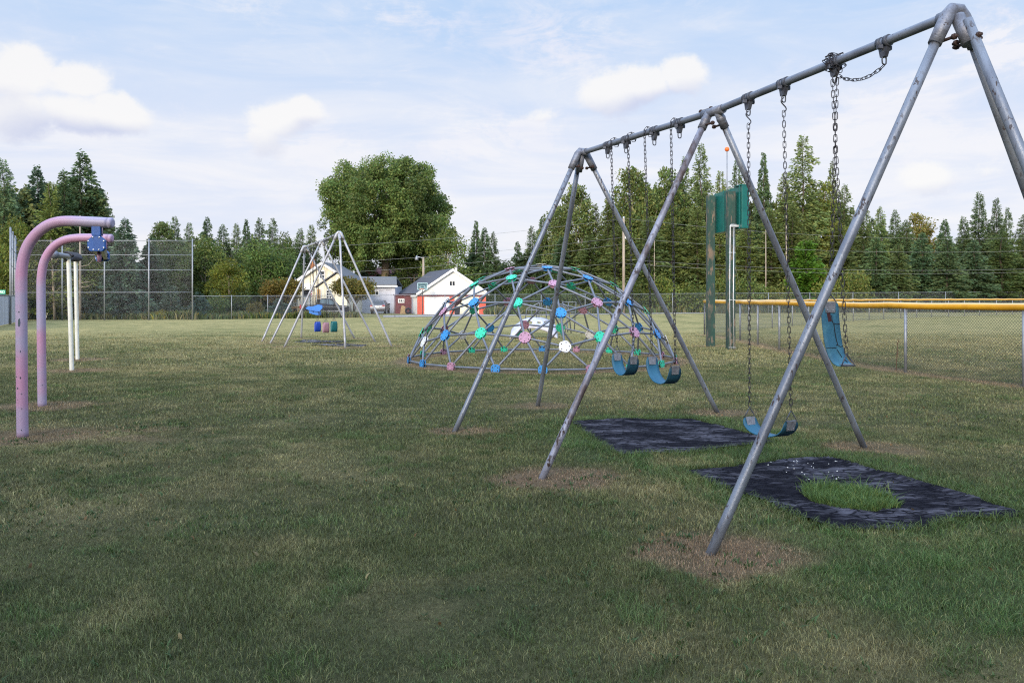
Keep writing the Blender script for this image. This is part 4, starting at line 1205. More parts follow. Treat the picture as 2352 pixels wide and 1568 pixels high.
# pale slatted fence at the edge
sp = [Vector((Xat(-70, 38), 38, 0)), Vector((Xat(-20, 43), 43, 0)), Vector((Xat(20, 49), 49, 0)), Vector((Xat(52, 56.5), 56.5, 0))]
th = thing('slatted_fence', sp[1], 'low fence of pale grey upright slats beside the tall backstop', 'fence')
for a, b in zip(sp[:-1], sp[1:]):
    d = (b - a); L = d.length; d.normalize(); n = int(L / .16); mb = MB(); rot = Matrix((d, Vector((-d.y, d.x, 0)), Vector((0, 0, 1)))).transposed()
    for k in range(n): mb.box(a + d * ((k + .5) * L / n) + Vector((0, 0, .88)), (L / n * .86, .02 + .012 * (k % 2), 1.70), rot)
    mb.build('slat_panel', M['slat'], th)
    mb = MB(); mb.tube([a + Vector((0, 0, 1.76)), b + Vector((0, 0, 1.76))], .035, 8); mb.build('top_rail', M['fpost'], th)
for p in sp:
    mb = MB(); mb.tube([(p.x, p.y, 0), (p.x, p.y, 1.8)], .04, 8); mb.build('post', M['fpost'], th)


# ------------------------------------------------------------------ moulded climber beyond the dome
def climber():
    d = Gd(778); k = d / F
    def W(cx, cy, y=0.0): return Px(1137 + cx / 9.31, 677.6 + cy / 9.31, d) + Vector((0, y, 0))
    th = thing('arch_climber', W(820, 930), 'pale moulded arch climber with round holes and grey pipe ladders, seen through the dome', 'climber')
    shell = mat('moulded_plastic', (.58, .57, .66), .45, 0, (.46, .46, .58), 4, .35, .7)
    # lower edge (front) and upper edge (back, leaning away), as arches
    low = [(310, 940), (400, 890), (480, 820), (560, 760), (680, 722), (820, 712), (960, 735), (1080, 775), (1180, 830), (1270, 900), (1330, 945)]
    upp = [(345, 760), (420, 660), (520, 590), (600, 530), (700, 495), (850, 478), (1000, 485), (1130, 520), (1230, 580), (1320, 650), (1365, 800)]
    nI, nJ = 40, 12
    def curve(c, t):
        x = t * (len(c) - 1); i = min(len(c) - 2, int(x)); f = x - i
        return c[i][0] + (c[i + 1][0] - c[i][0]) * f, c[i][1] + (c[i + 1][1] - c[i][1]) * f
    mb = MB(); vs = []; cxy = []
    for i in range(nI + 1):
        for j in range(nJ + 1):
            t = i / nI; a = curve(low, t); b = curve(upp, t); s = j / nJ
            x = a[0] + (b[0] - a[0]) * s; y = a[1] + (b[1] - a[1]) * s
            vs.append(W(x, y, .9 * s * s - .08 * math.sin(math.pi * s))); cxy.append((x, y))
    holes = [(755, 585, 52, 30), (940, 585, 50, 28), (1110, 575, 46, 26), (590, 590, 26, 26)]
    fs = []
    for i in range(nI):
        for j in range(nJ):
            q = [i * (nJ + 1) + j, (i + 1) * (nJ + 1) + j, (i + 1) * (nJ + 1) + j + 1, i * (nJ + 1) + j + 1]
            mx = sum(cxy[v][0] for v in q) / 4; my = sum(cxy[v][1] for v in q) / 4
            if any(((mx - hx) / rx) ** 2 + ((my - hy) / ry) ** 2 < 1 for hx, hy, rx, ry in holes): continue
            fs.append(q)
    mb.add(vs, fs, True); o = mb.build('arch_shell', shell, th)
    sol = o.modifiers.new('thick', 'SOLIDIFY'); sol.thickness = .035
    mb = MB(); mb.prism([W(450, 830, .05), W(580, 740, .05), W(585, 840, .06), W(470, 880, .06)], (0, .03, 0)); mb.build('foot_plate', M['green_box'], th)
    mb = MB(); mb.prism([W(1370, 760, .3), W(1440, 770, .3), W(1440, 890, .3)], (0, .03, 0)); mb.build('foot_plate', M['green_box'], th)
    def pipe(pts, y0=.9, r=.02, nm='pipe'):
        mb = MB(); mb.tube([W(a, b, y0) for a, b in pts], r, 8); mb.build(nm, M['strut'], th)
    pipe([(655, 520), (690, 300), (980, 160), (1035, 150)]); pipe([(700, 325), (1040, 325)]); pipe([(970, 165), (965, 260)]); pipe([(800, 260), (800, 480)]); pipe([(900, 240), (905, 480)])
    pipe([(955, 500), (960, 350), (1110, 350), (1115, 500)]); pipe([(1120, 180), (1120, 480)]); pipe([(1120, 270), (1210, 270)]); pipe([(1110, 440), (1200, 440)])
    pipe([(1210, 160), (1205, 500)])
    pipe([(1430, 420), (1440, 235), (1580, 310), (1560, 600), (1520, 880)]); pipe([(1440, 235), (1500, 250), (1590, 320)], .5); pipe([(1330, 540), (1500, 540)]); pipe([(1290, 500), (1300, 620)])
    pipe([(1480, 150), (1800, 155), (1760, 810)], 1.6, .024); pipe([(1480, 170), (1620, 280), (1680, 850)], 1.3, .024); pipe([(1640, 380), (1800, 385)], 1.6); pipe([(1630, 160), (1630, 380)], 1.6)
    pipe([(1590, 600), (1600, 820)], 1.2); pipe([(760, 720), (785, 860)], .6); pipe([(1115, 500), (1130, 820)], .9)


climber()


# ------------------------------------------------------------------ road, houses and vehicles beyond the fence
M['asphalt'] = mat('pale_gravel', (.36, .33, .31), .95, 0, (.28, .26, .25), 1.2, bump=.2)
def sheet(name, label, pts, z, m):
    mb = MB(); mb.add([(p[0], p[1], z) for p in pts], [tuple(range(len(pts)))]); o = mb.build(name, m, loc=(pts[0][0], pts[0][1], 0)); return tag(o, label, kind='structure')
def GX(px, py): g = G(px, py); return (g.x, g.y)
sheet('road', 'pale gravel lane behind the back fence', [GX(880, 728.5), GX(1020, 727.2), GX(1150, 725.3), GX(1350, 722.2), GX(1640, 719.2), GX(1700, 717.2), GX(1600, 717.2), GX(1350, 719.2), GX(1160, 722.0), GX(1020, 723.3), GX(880, 724.6)], .02, M['asphalt'])
sheet('driveway', 'gravel drive leading to the white garage', [GX(968, 723.2), GX(1110, 722.3), GX(1105, 720.8), GX(970, 721.2)], .028, M['asphalt'])
M['cream'] = mat('cream_siding', (.80, .745, .59), .65, 0, (.76, .70, .55), 2)
M['trim'] = mat('white_trim', (.80, .80, .80), .6)
M['glass'] = mat('dark_window', (.03, .035, .045), .08, 0, spec=.8)
M['shingle'] = mat('grey_shingle', (.16, .165, .18), .9, 0, (.12, .125, .14), 8, bump=.3)
M['slate'] = mat('dark_shingle', (.085, .09, .115), .85, 0, (.065, .07, .09), 8, bump=.3)
M['brick'] = mat('orange_brick', (.45, .19, .08), .85, 0, (.36, .14, .06), 8)
M['maroon'] = mat('maroon_siding', (.13, .022, .030), .7, 0, (.10, .018, .025), 3)
M['red'] = mat('red_siding', (.62, .10, .055), .7, 0, (.55, .085, .05), 4)
M['wrap'] = mat('grey_house_wrap', (.55, .57, .66), .6, 0, (.48, .50, .59), 2)
M['tan'] = mat('tan_wood', (.52, .34, .17), .8, 0, (.42, .26, .12), 5)
M['wrapink'] = mat('wrap_print', (.20, .21, .26), .8)
M['door_cream'] = mat('cream_door', (.66, .63, .50), .6)


def window(parent, x0, y0, x1, y1, d, cols=1, rows=1, fr=.05, pane='glass'):
    mb = MB(); a, b = Px(x0, y0, d), Px(x1, y1, d); w = b.x - a.x; h = a.z - b.z; cx = (a.x + b.x) / 2; cz = (a.z + b.z) / 2
    for q in ((cx, a.z - fr / 2, w, fr), (cx, b.z + fr / 2, w, fr)): mb.box((q[0], d - .03, q[1]), (q[2], .07, q[3]))
    for x in (a.x + fr / 2, b.x - fr / 2): mb.box((x, d - .03, cz), (fr, .065, h - 2 * fr))
    for k in range(1, cols): mb.box((a.x + w * k / cols, d - .03, cz), (fr * .7, .055, h - 2 * fr))
    for k in range(1, rows): mb.box((cx, d - .03, b.z + h * k / rows), (w - 2 * fr, .045, fr * .6))
    o = mb.build('window', M['trim'], parent)
    mb = MB(); mb.box((cx, d - .012, cz), (w - 2 * fr, .02, h - 2 * fr)); mb.build('pane', M[pane], o)
    return o


def slab(mb, a, b, depth, th=.12, over=.0):
    """roof slope: a at the eave, b at the ridge (front edge), running back by depth"""
    a, b = Vector(a), Vector(b); u = (b - a).normalized(); n = Vector((-u.z, 0, u.x))
    if n.z < 0: n = -n
    mb.prism([a, b, b + n * th, a + n * th] if (b.x > a.x) else [b, a, a + n * th, b + n * th], Vector(depth))


def yellow_house():
    d = 76.0
    ap, l, r = Px(740, 604, d), Px(674, 651, d), Px(803, 644, d)
    th = thing('house', Vector((Xat(740, d), d, 0)), 'cream yellow gabled house with orange brick chimney and a wooden deck', 'house')
    mb = MB(); mb.prism([Vector((l.x + .35, d, 0)), Vector((r.x - .3, d, 0)), Vector((r.x - .3, d, r.z + .1)), ap - Vector((0, 0, .05)), Vector((l.x + .35, d, l.z + .15))], (0, 8, 0)); mb.build('wall', M['cream'], th)
    mb = MB(); fd = Vector((0, -.3, 0))
    slab(mb, l + fd, ap + fd, (0, 8.6, 0), .14); slab(mb, r + fd, ap + fd, (0, 8.6, 0), .14); rf = mb.build('roof', M['shingle'], th)
    for a, b in ((l, ap), (ap, r)):
        mb = MB(); o = Vector((0, -.34, 0)); mb.prism([a + o - Vector((0, 0, .16)), b + o - Vector((0, 0, .16)), b + o + Vector((0, 0, .10)), a + o + Vector((0, 0, .10))], (0, .03, 0)); mb.build('barge_board', M['trim'], th)
    mb = MB(); c = Px(719, 607, d + 1.2); mb.box((c.x, c.y, c.z - .3), (.36, .4, 1.6)); mb.build('chimney', M['brick'], rf)
    mb = MB(); mb.tube([Px(677.5, 655, d + 1), Px(677.5, 637, d + 1)], .07, 8); mb.build('vent_pipe', M['conduit'], rf)
    window(th, 733, 621, 747, 641, d, 1, 2, .10); window(th, 749, 665, 763, 686, d, 2, 3, .08, 'glass')
    # lower front gable and entrance
    d2 = d - .9
    a2, l2, r2 = Px(774, 626, d2), Px(724, 661, d2), Px(808, 650, d2)
    mb = MB(); mb.prism([Vector((l2.x + .1, d2, 0)), Vector((l2.x + 3.0, d2, 0)), Vector((l2.x + 3.0, d2, a2.z - .55)), a2 - Vector((0, 0, .1)), Vector((l2.x + .1, d2, l2.z))], (0, .86, 0)); mb.build('porch_wall', M['cream'], th)
    mb = MB(); slab(mb, l2 + Vector((0, -.2, 0)), a2 + Vector((0, -.2, 0)), (0, 1.08, 0), .10); slab(mb, r2 + Vector((0, -.2, 0)), a2 + Vector((0, -.2, 0)), (0, 1.08, 0), .10); mb.build('porch_roof', M['slate'], th)
    window(th, 749.5, 666, 762.5, 686, d2, 2, 3, .06)
    mb = MB(); mb.rect(728, 664, 736.5, 702, d2 - .04, .05); dr = mb.build('door', M['tan'], th)
    mb = MB(); mb.rect(726.2, 662, 728, 702, d2 - .06, .06); mb.rect(736.5, 662, 738.3, 702, d2 - .06, .06); mb.build('door_frame', M['trim'], dr)
    mb = MB(); mb.rect(696, 652, 714, 665, d - .5, .06); mb.build('porch_panel', M['white'], th)
    mb = MB(); mb.rect(697, 665.5, 712, 682, d - .02, .03); mb.build('porch_shade', M['glass'], th)  # dark sheet on the wall standing in for the shade under the porch roof
    # deck
    mb = MB(); c0, c1 = Px(669, 703, d - 3), Px(716, 710, d - 3); mb.box(((c0.x + c1.x) / 2, d - 1.6, c0.z - .12), (c1.x - c0.x, 3, .22)); dk = mb.build('deck', M['tan'], th)
    for x in np.linspace(c0.x + .1, c1.x - .1, 4):
        mb = MB(); mb.box((x, d - 3.0, (c0.z - .25) / 2), (.12, .12, c0.z - .25)); mb.build('deck_post', M['tan'], dk)
    mb = MB(); zt = Zat(682, d - 3)
    mb.box(((c0.x + c1.x) / 2, d - 3.06, zt), (c1.x - c0.x, .1, .08))
    for x in np.linspace(c0.x + .05, c1.x - .05, 14): mb.box((x, d - 3.05, (zt - .04 + c0.z) / 2), (.06, .04, zt - c0.z - .06))
    mb.build('railing', M['trim'], dk)


yellow_house()
# small flag by the door
mb = MB(); q = Px(717, 672, 74.4); mb.tube([(q.x, q.y, q.z - .9), (q.x, q.y, q.z + .25)], .015, 6); fl = thing('flag', (q.x, q.y, 0), 'small red and white striped flag beside the yellow house door', 'flag'); mb.build('pole', M['conduit'], fl)
mb = MB(); cl0 = mat('flag_red', (.55, .06, .12), .8); cl1 = M['white']
for k in range(5):
    mb.mi = k % 2; mb.prism([q + Vector((.0, 0, .2 - .12 * k)), q + Vector((-.13, 0, .14 - .12 * k)), q + Vector((-.15, 0, .02 - .12 * k)), q + Vector((0, 0, .08 - .12 * k))], (0, .01, 0))
mb.build('cloth', [cl0, cl1], fl)


def wrapped_shed():
    d = 84.0
    th = thing('outbuilding', Vector((Xat(860, d), d, 0)), 'flat-fronted shed in pale house wrap under a grey shingle roof', 'shed')
    a, b = Xat(806, d), Xat(907.6, d); zt = Zat(657, d)
    mb = MB(); mb.box(((a + b) / 2, d + 2.5, zt / 2), (b - a, 5, zt)); mb.build('wall', M['wrap'], th)
    e = [Vector((Xat(800, d), d - .4, Zat(656, d))), Vector((Xat(912.7, d), d - .4, Zat(656, d))), Vector((Xat(903, d), d + 2.4, Zat(637.5, d + 2.4))), Vector((Xat(796, d), d + 2.4, Zat(637.5, d + 2.4)))]
    mb = MB(); mb.add(e + [q + Vector((0, 0, .12)) for q in e], [(0, 3, 2, 1), (4, 5, 6, 7), (0, 1, 5, 4), (1, 2, 6, 5), (2, 3, 7, 6), (3, 0, 4, 7)])
    f2 = [e[3], e[2], e[2] + Vector((.3, 2.8, -1)), e[3] + Vector((0, 2.8, -1))]; mb.add(f2 + [q + Vector((0, 0, .12)) for q in f2], [(0, 3, 2, 1), (4, 5, 6, 7), (0, 1, 5, 4), (1, 2, 6, 5), (2, 3, 7, 6), (3, 0, 4, 7)])
    mb.build('roof', M['shingle'], th)
    mb = MB(); mb.rect(800, 655.5, 912.9, 659, d - .46, .05); mb.build('fascia', M['trim'], th)
    window(th, 854, 668, 870.5, 678, d, 2, 1, .07)
    mb = MB(); rg = random.Random(3)
    for x0, x1, y in ((870, 881, 667), (887, 900, 666.5)):      # printed marks on the wrap, too small to read
        for k in range(6):
            x = x0 + (x1 - x0) * k / 6; mb.rect(x, y - rg.uniform(.6, 1.3), x + 1.1, y + rg.uniform(.3, 1.0), d - .012, .008)
    mb.build('print_marks', M['wrapink'], th)


wrapped_shed()


def maroon_barn():
    d = 108.0
    th = thing('barn', Vector((Xat(880, d), d, 0)), 'maroon metal barn largely hidden behind the wrapped shed and the big tree', 'barn')
    a, b = Xat(824, d), Xat(962, d)
    mb = MB(); mb.box(((a + b) / 2, d + 3, 1.5), (b - a, 6, 3.0)); mb.build('wall', M['maroon'], th)
    zt = Zat(616, d + 3); mb = MB()
    e = [Vector((a - .3, d - .4, 2.95)), Vector((b + .3, d - .4, 2.95)), Vector((b + .3, d + 3, zt)), Vector((a - .3, d + 3, zt))]
    mb.add(e + [q + Vector((0, 0, .08)) for q in e], [(0, 3, 2, 1), (4, 5, 6, 7), (0, 1, 5, 4), (1, 2, 6, 5), (2, 3, 7, 6), (3, 0, 4, 7)])
    mb.build('roof', M['maroon'], th)
    d = 80.5
    th = thing('shed', Vector((Xat(922, d), d, 0)), 'low maroon lean-to with a small white-framed window by the garage', 'shed')
    a, b = Xat(905, d), Xat(946, d); mb = MB(); mb.box(((a + b) / 2, d + 1.2, .95), (b - a, 2.4, 1.9)); mb.build('wall', M['maroon'], th)
    mb = MB(); mb.box(((a + b) / 2, d + 1.1, 1.93), (b - a + .1, 2.8, .06)); mb.build('roof', M['maroon'], th)
    window(th, 914.5, 686, 929, 695.5, d, 3, 1, .09)


maroon_barn()


def garage():
    d = 78.0
    ap, l, r = Px(1039, 619, d), Px(955, 676, d), Px(1122, 675, d)
    th = thing('garage', Vector((Xat(1038, d), d, 0)), 'white gabled two-door garage with red piers and a dark shingle roof', 'garage')
    back = Vector((-3.1, 9.5, 0))
    x0, x1 = Xat(958.3, d), Xat(1116, d); zr = Zat(680, d)
    mb = MB(); mb.prism([Vector((x0, d, 0)), Vector((x1, d, 0)), Vector((x1, d, r.z + .1)), ap - Vector((0, 0, .08)), Vector((x0, d, l.z + .1))], back); mb.build('wall', M['white'], th)
    mb = MB(); fd = Vector((.08, -.3, 0)); slab(mb, l + fd, ap + fd, back * 1.06, .12); slab(mb, r + fd, ap + fd, back * 1.06, .12); rf = mb.build('roof', M['slate'], th)
    for a, b in ((l, ap), (ap, r)):
        mb = MB(); o = Vector((.08, -.35, 0)); mb.prism([a + o - Vector((0, 0, .16)), b + o - Vector((0, 0, .16)), b + o + Vector((0, 0, .10)), a + o + Vector((0, 0, .10))], (0, .04, 0)); mb.build('barge_board', M['trim'], th)
    mb = MB(); e = back.normalized(); q = l + Vector((-.03, 0, -.05)); mb.prism([q, q + back, q + back - Vector((0, 0, .2)), q - Vector((0, 0, .2))], (.03, 0, 0)); mb.build('eave_board', M['trim'], th)
    mb = MB(); mb.tube([Px(1047.5, 626, d + 2), Px(1047.5, 614, d + 2)], .13, 10); mb.tube([Px(1047.5, 615, d + 2), Px(1047.5, 613.8, d + 2)], .19, 10); mb.build('flue', M['white'], rf)
    for a, b in ((958.3, 974.4), (1032.3, 1043.6), (1100.2, 1116)):
        mb = MB(); mb.rect(a, 681, b, 721.6, d - .07, .06); mb.build('pier', M['red'], th)
    mb = MB(); mb.rect(958.3, 677.4, 1116, 681, d - .09, .08); mb.build('lintel', M['maroon'], th)
    mb = MB(); mb.rect(974.4, 681, 1032.3, 721.6, d - .03, .03); mb.build('door', M['white'], th)
    mb = MB(); mb.rect(1043.6, 681, 1100.2, 721.6, d - .03, .03); dr = mb.build('door', M['door_cream'], th)
    for k in range(1, 5):
        mb = MB(); y = 681 + 40.6 * k / 5; mb.rect(1043.6, y - .25, 1100.2, y + .25, d - .036, .008); mb.build('door_joint', M['trim'], dr)
    mb = MB(); mb.rect(1063.5, 681, 1064.3, 721, d - .04, .01); mb.build('door_mullion', M['trim'], dr)
    window(th, 1031, 644.5, 1046.5, 657.5, d, 2, 1, .08)
    mb = MB(); wq = back.normalized(); p = Vector((x0, d, 0)) + back * .2 + Vector((-.03, 0, 0)); p2 = p + back * .25
    mb.prism([p, p2, p2 + Vector((0, 0, 1.7)), p + Vector((0, 0, 1.7))], (-.03, 0, 0)); mb.build('side_door', M['slat'], th)


garage()


def hoop():
    d = 76.0; x = Xat(970.5, d)
    th = thing('basketball_hoop', (x, d, 0), 'basketball hoop with dark backboard on a thin pole before the garage', 'basketball hoop')
    mb = MB(); mb.tube([(x, d, 0), (x, d, Zat(664, d)), (x, d - .2, Zat(655, d))], .035, 8); mb.build('pole', M['hanger'], th)
    mb = MB(); mb.rect(959.8, 650.2, 981, 664.6, d - .3, .05); bb = mb.build('backboard', mat('smoked_board', (.06, .12, .15), .2, 0, (.25, .38, .42), 3, .45, .7), th)
    mb = MB()
    for q in ((959, 649.6, 981.8, 650.7), (959, 664.1, 981.8, 665.2), (959, 650.7, 960.1, 664.1), (980.7, 650.7, 981.8, 664.1), (965, 656, 976, 656.5), (965, 661.4, 976, 661.9), (965, 656.5, 965.6, 661.4), (975.4, 656.5, 976, 661.4)): mb.rect(*q, d - .33, .02)
    mb.build('frame', mat('pale_aqua_frame', (.45, .68, .72), .5), bb)
    mb = MB(); c = Vector((x, d - .62, Zat(663.6, d))); mb.tube([c + Vector((.23 * math.cos(a), .23 * math.sin(a), 0)) for a in [k * math.pi / 8 for k in range(16)]], .02, 6, False, True); mb.build('rim', M['orange'], th)


hoop()


def street_lamp():
    d = 88.3; x = Xat(972.5, d)
    th = thing('street_lamp', (x, d, 0), 'wooden pole with a bracket lamp rising behind the white garage', 'street lamp')
    mb = MB(); mb.tube([(x, d, 0), (x, d, Zat(591, d))], [.15, .12], 10); mb.build('pole', M['pale_bark'], th)
    mb = MB(); mb.tube([Px(972, 594, d - .15), Px(967, 591.5, d - .2), Px(961, 590, d - .2), Px(957.5, 590.5, d - .2)], .035, 8); mb.build('arm', M['conduit'], th)
    mb = MB(); c = Px(957, 593, d - .2); mb.tube([c + Vector((0, 0, .3)), c + Vector((0, 0, .12)), c, c - Vector((0, 0, .22))], [.07, .12, .2, .19], 12); mb.build('lamp_head', M['fpost'], th)


street_lamp()


def utility_pole():
    d = 82.0; x = Xat(1432.5, d)
    th = thing('utility_pole', (x, d, 0), 'pale wooden utility pole before the wood, seen through the swing frame', 'utility pole')
    mb = MB(); mb.tube([(x, d, 0), (x, d, Zat(502, d))], [.16, .12], 10); mb.build('pole', M['pale_bark'], th)
    mb = MB(); mb.ball(Px(1432.5, 500, d), .12, 8, 6); mb.build('insulator', M['conduit'], th)
    mb = MB(); mb.box(Px(1435.5, 545, d), (.25, .12, .3)); mb.build('bracket', M['conduit'], th)
    wm = mat('wire', (.22, .23, .22), .6, .2)
    def wire(label, pts, r=.012):
        xs = [p[0] for p in pts]; co = np.polyfit(xs, [p[1] for p in pts], min(2, len(pts) - 1))
        x0, x1 = (pts[0][0], pts[-1][0])
        mb = MB(); mb.tube([Px(px, float(np.polyval(co, px)), d) for px in np.linspace(x0, x1, 24)], r, 5)
        a = Px(x0, pts[0][1], d); tag(mb.build('power_line', wm, loc=(a.x, a.y, a.z)), label, 'power line')
    wire('topmost wire running from the utility pole over the yellow house to the backstop', [(1432, 501), (1000, 552), (445, 573), (-60, 566)][::-1])
    wire('second wire from the utility pole across the big tree and the houses', [(1432, 545), (1000, 588), (700, 607), (445, 612), (-60, 604)][::-1])
    wire('third wire passing over the garage roof toward the backstop', [(1432, 556), (1090, 610), (780, 627), (445, 629), (-60, 620)][::-1])
    wire('lowest wire crossing the garage roof and the yellow house', [(1432, 600), (1120, 632), (790, 646), (445, 646), (-60, 640)][::-1], .014)
    wire('highest wire from the utility pole behind the scoreboard across the wood', [(1432, 501), (1720, 530), (2000, 545), (2480, 542)])
    wire('middle wire crossing the wood behind the scoreboard', [(1432, 545), (1730, 569), (2050, 578), (2480, 572)])
    wire('lower wire crossing the wood just above the yellow capped fence', [(1432, 595), (1730, 614), (2050, 620), (2480, 614)])
    wire('lowest thin wire across the wood above the yellow capped fence', [(1432, 605), (1730, 622), (2050, 628), (2480, 621)], .011)
    mb = MB(); a, b = Px(1660, 470, 88), Px(1700, 665, 84); mb.tube([a, b], .012, 5); tag(mb.build('guy_wire', wm, loc=b), 'slanting guy wire dropping behind the scoreboard', 'wire')


utility_pole()


def hatchback():
    d = 79.0; k = .88; cx = Xat(867, d)
    th = thing('parked_car', (cx, d, 0), 'silver grey hatchback parked tail-on before the wrapped shed', 'car')
    paint = mat('silver_paint', (.17, .175, .20), .35, .4, coat=.3)
    def prof(side):  # (y along the car from the tail, z, half width)
        return [(0, .45, .80), (-.04, .62, .84), (.02, .80, .86), (.05, .98, .86), (.10, 1.02, .85), (.42, 1.46, .66), (.75, 1.58, .60), (1.9, 1.58, .60), (2.6, 1.12, .80), (3.6, 1.0, .82), (4.1, .75, .80), (4.15, .4, .76)]
    P = prof(0); n = len(P); mb = MB()
    L = [Vector((cx - w * k, d + y * k, z * k)) for y, z, w in P]; Rr = [Vector((cx + w * k, d + y * k, z * k)) for y, z, w in P]
    bl = [Vector((cx + s * .80 * k, d + y * k, .28 * k)) for s in (-1, 1) for y in (0.05, 4.1)]
    fs = []
    vs = L + Rr + bl; nL = n
    for i in range(n - 1): fs.append((i, nL + i, nL + i + 1, i + 1))
    fs += [(0, 2 * n, 2 * n + 2, nL), tuple(range(n)) + (2 * n + 1, 2 * n), tuple(reversed(range(nL, 2 * n))) + (2 * n + 2, 2 * n + 3), (n - 1, 2 * n - 1, 2 * n + 3, 2 * n + 1), (2 * n, 2 * n + 1, 2 * n + 3, 2 * n + 2)]
    mb.add(vs, fs); mb.build('body', paint, th, bevel=.02)
    mb = MB(); o = Vector((0, -.012, .008))
    mb.prism([Vector((cx - .72 * k, d + .13 * k, 1.06 * k)) + o, Vector((cx + .72 * k, d + .13 * k, 1.06 * k)) + o, Vector((cx + .60 * k, d + .40 * k, 1.42 * k)) + o, Vector((cx - .60 * k, d + .40 * k, 1.42 * k)) + o], (0, .008, -.006)); mb.build('rear_window', M['glass'], th)
    tl = mat('tail_red', (.45, .03, .05), .25)
    for s in (-1, 1):
        mb = MB(); mb.box((cx + s * .68 * k, d + .03, .96 * k), (.30 * k, .08, .12 * k)); mb.build('tail_light', tl, th)
        mb = MB(); mb.box((cx + s * .98 * k, d + 2.1 * k, 1.1 * k), (.2, .12, .14)); mb.build('mirror', M['chain'], th)
        for y in (.85, 3.35):
            mb = MB(); w = Vector((cx + s * .74 * k, d + y * k, .32 * k)); mb.tube([w - Vector((.1, 0, 0)), w + Vector((.1, 0, 0))], .32 * k, 18); wh = mb.build('wheel', M['crack'], th)
            mb = MB(); mb.tube([w + Vector((s * .09, 0, 0)), w + Vector((s * .115, 0, 0))], .18 * k, 14); mb.build('rim', M['conduit'], wh)
    mb = MB(); mb.box((cx, d - .03, .44 * k), (1.5 * k, .10, .22 * k)); mb.build('bumper', M['chain'], th, bevel=.01)
    mb = MB(); mb.box((cx, d - .045, .78 * k), (.42 * k, .02, .13 * k)); mb.build('plate', M['trim'], th)


hatchback()


def pickup():
    d = 69.0; c = Vector((Xat(748, d), d, 0)); ang = R(24); k = .84
    ux = Vector((math.cos(ang), math.sin(ang), 0)); uy = Vector((-math.sin(ang), math.cos(ang), 0)); uz = Vector((0, 0, 1))
    th = thing('pickup_truck', c, 'black crew-cab pickup truck parked side-on before the yellow house', 'truck')
    paint = mat('black_paint', (.012, .013, .02), .18, .1, coat=.8)
    def W(x, y, z): return c + (ux * x * .83 + uy * y + uz * z) * k
    mb = MB(); W2 = .95
    lower = [(-2.9, .55), (-2.92, 1.22), (-1.05, 1.24), (1.25, 1.18), (2.6, 1.10), (2.85, .95), (2.88, .5), (2.5, .42), (-2.5, .45)]
    mb.prism([W(x, -W2, z) for x, z in lower][::-1], uy * (2 * W2 * k)); mb.build('body', paint, th, bevel=.03)
    cab = [(-1.05, 1.20), (-.85, 1.78), (-.6, 1.86), (.55, 1.86), (.8, 1.80), (1.45, 1.18)]
    n = len(cab); vs = [W(x, -W2 + (.0 if z < 1.3 else .17), z) for x, z in cab] + [W(x, W2 - (.0 if z < 1.3 else .17), z) for x, z in cab]
    fs = [tuple(range(n)), tuple(range(2 * n - 1, n - 1, -1))] + [(i, i + n, (i + 1) % n + n, (i + 1) % n) for i in range(n)]
    mb = MB(); mb.add(vs, fs); mb.build('cab', paint, th, bevel=.02)
    def sidewin(x0, x1, t0, t1):
        mb = MB(); e = -.012; a = [W(x0, -W2 + .03 + e, 1.25), W(x1, -W2 + .03 + e, 1.25), W(t1, -W2 + .165 + e, 1.76), W(t0, -W2 + .165 + e, 1.76)]
        mb.prism(a, uy * .006); mb.build('side_window', mat('sky_glass', (.10, .14, .16), .1, .2, spec=1.0), th)
    sidewin(-.95, .12, -.8, .12); sidewin(.2, 1.22, .2, .72)
    mb = MB(); a = [W(1.30, -.75, 1.26), W(1.30, .75, 1.26), W(.86, .66, 1.76), W(.86, -.66, 1.76)]; mb.prism([p + ux * .03 for p in a], ux * .008); mb.build('windscreen', M['glass'], th)
    for x in (-1.75, 1.85):
        for s in (-1, 1):
            mb = MB(); w = W(x, s * .86, .42); mb.tube([w - uy * .12, w + uy * .12], .40 * k, 20); wh = mb.build('wheel', M['crack'], th)
            mb = MB(); mb.tube([w + uy * (.11 * s), w + uy * (.135 * s)], .24 * k, 14); mb.build('rim', M['conduit'], wh)
    for s in (-1, 1):
        mb = MB(); mb.box(W(-2.9, s * .82, 1.0), (.10, .2, .34)); mb.build('tail_light', mat('tail_light_red', (.4, .02, .04), .3), th)
    mb = MB(); mb.prism([W(-2.6, -.975, 1.06), W(2.4, -.975, .98), W(2.4, -.975, 1.02), W(-2.6, -.975, 1.10)], uy * .01); mb.build('side_trim', M['silver'], th)
    mb = MB(); mb.prism([W(-1.0, -.985, .52), W(1.4, -.985, .52), W(1.4, -.985, .60), W(-1.0, -.985, .60)], uy * .05); mb.build('side_step', M['silver'], th)
    mb = MB(); mb.box(W(.95, -1.08, 1.28), (.16, .14, .2)); mb.build('mirror', paint, th)


pickup()
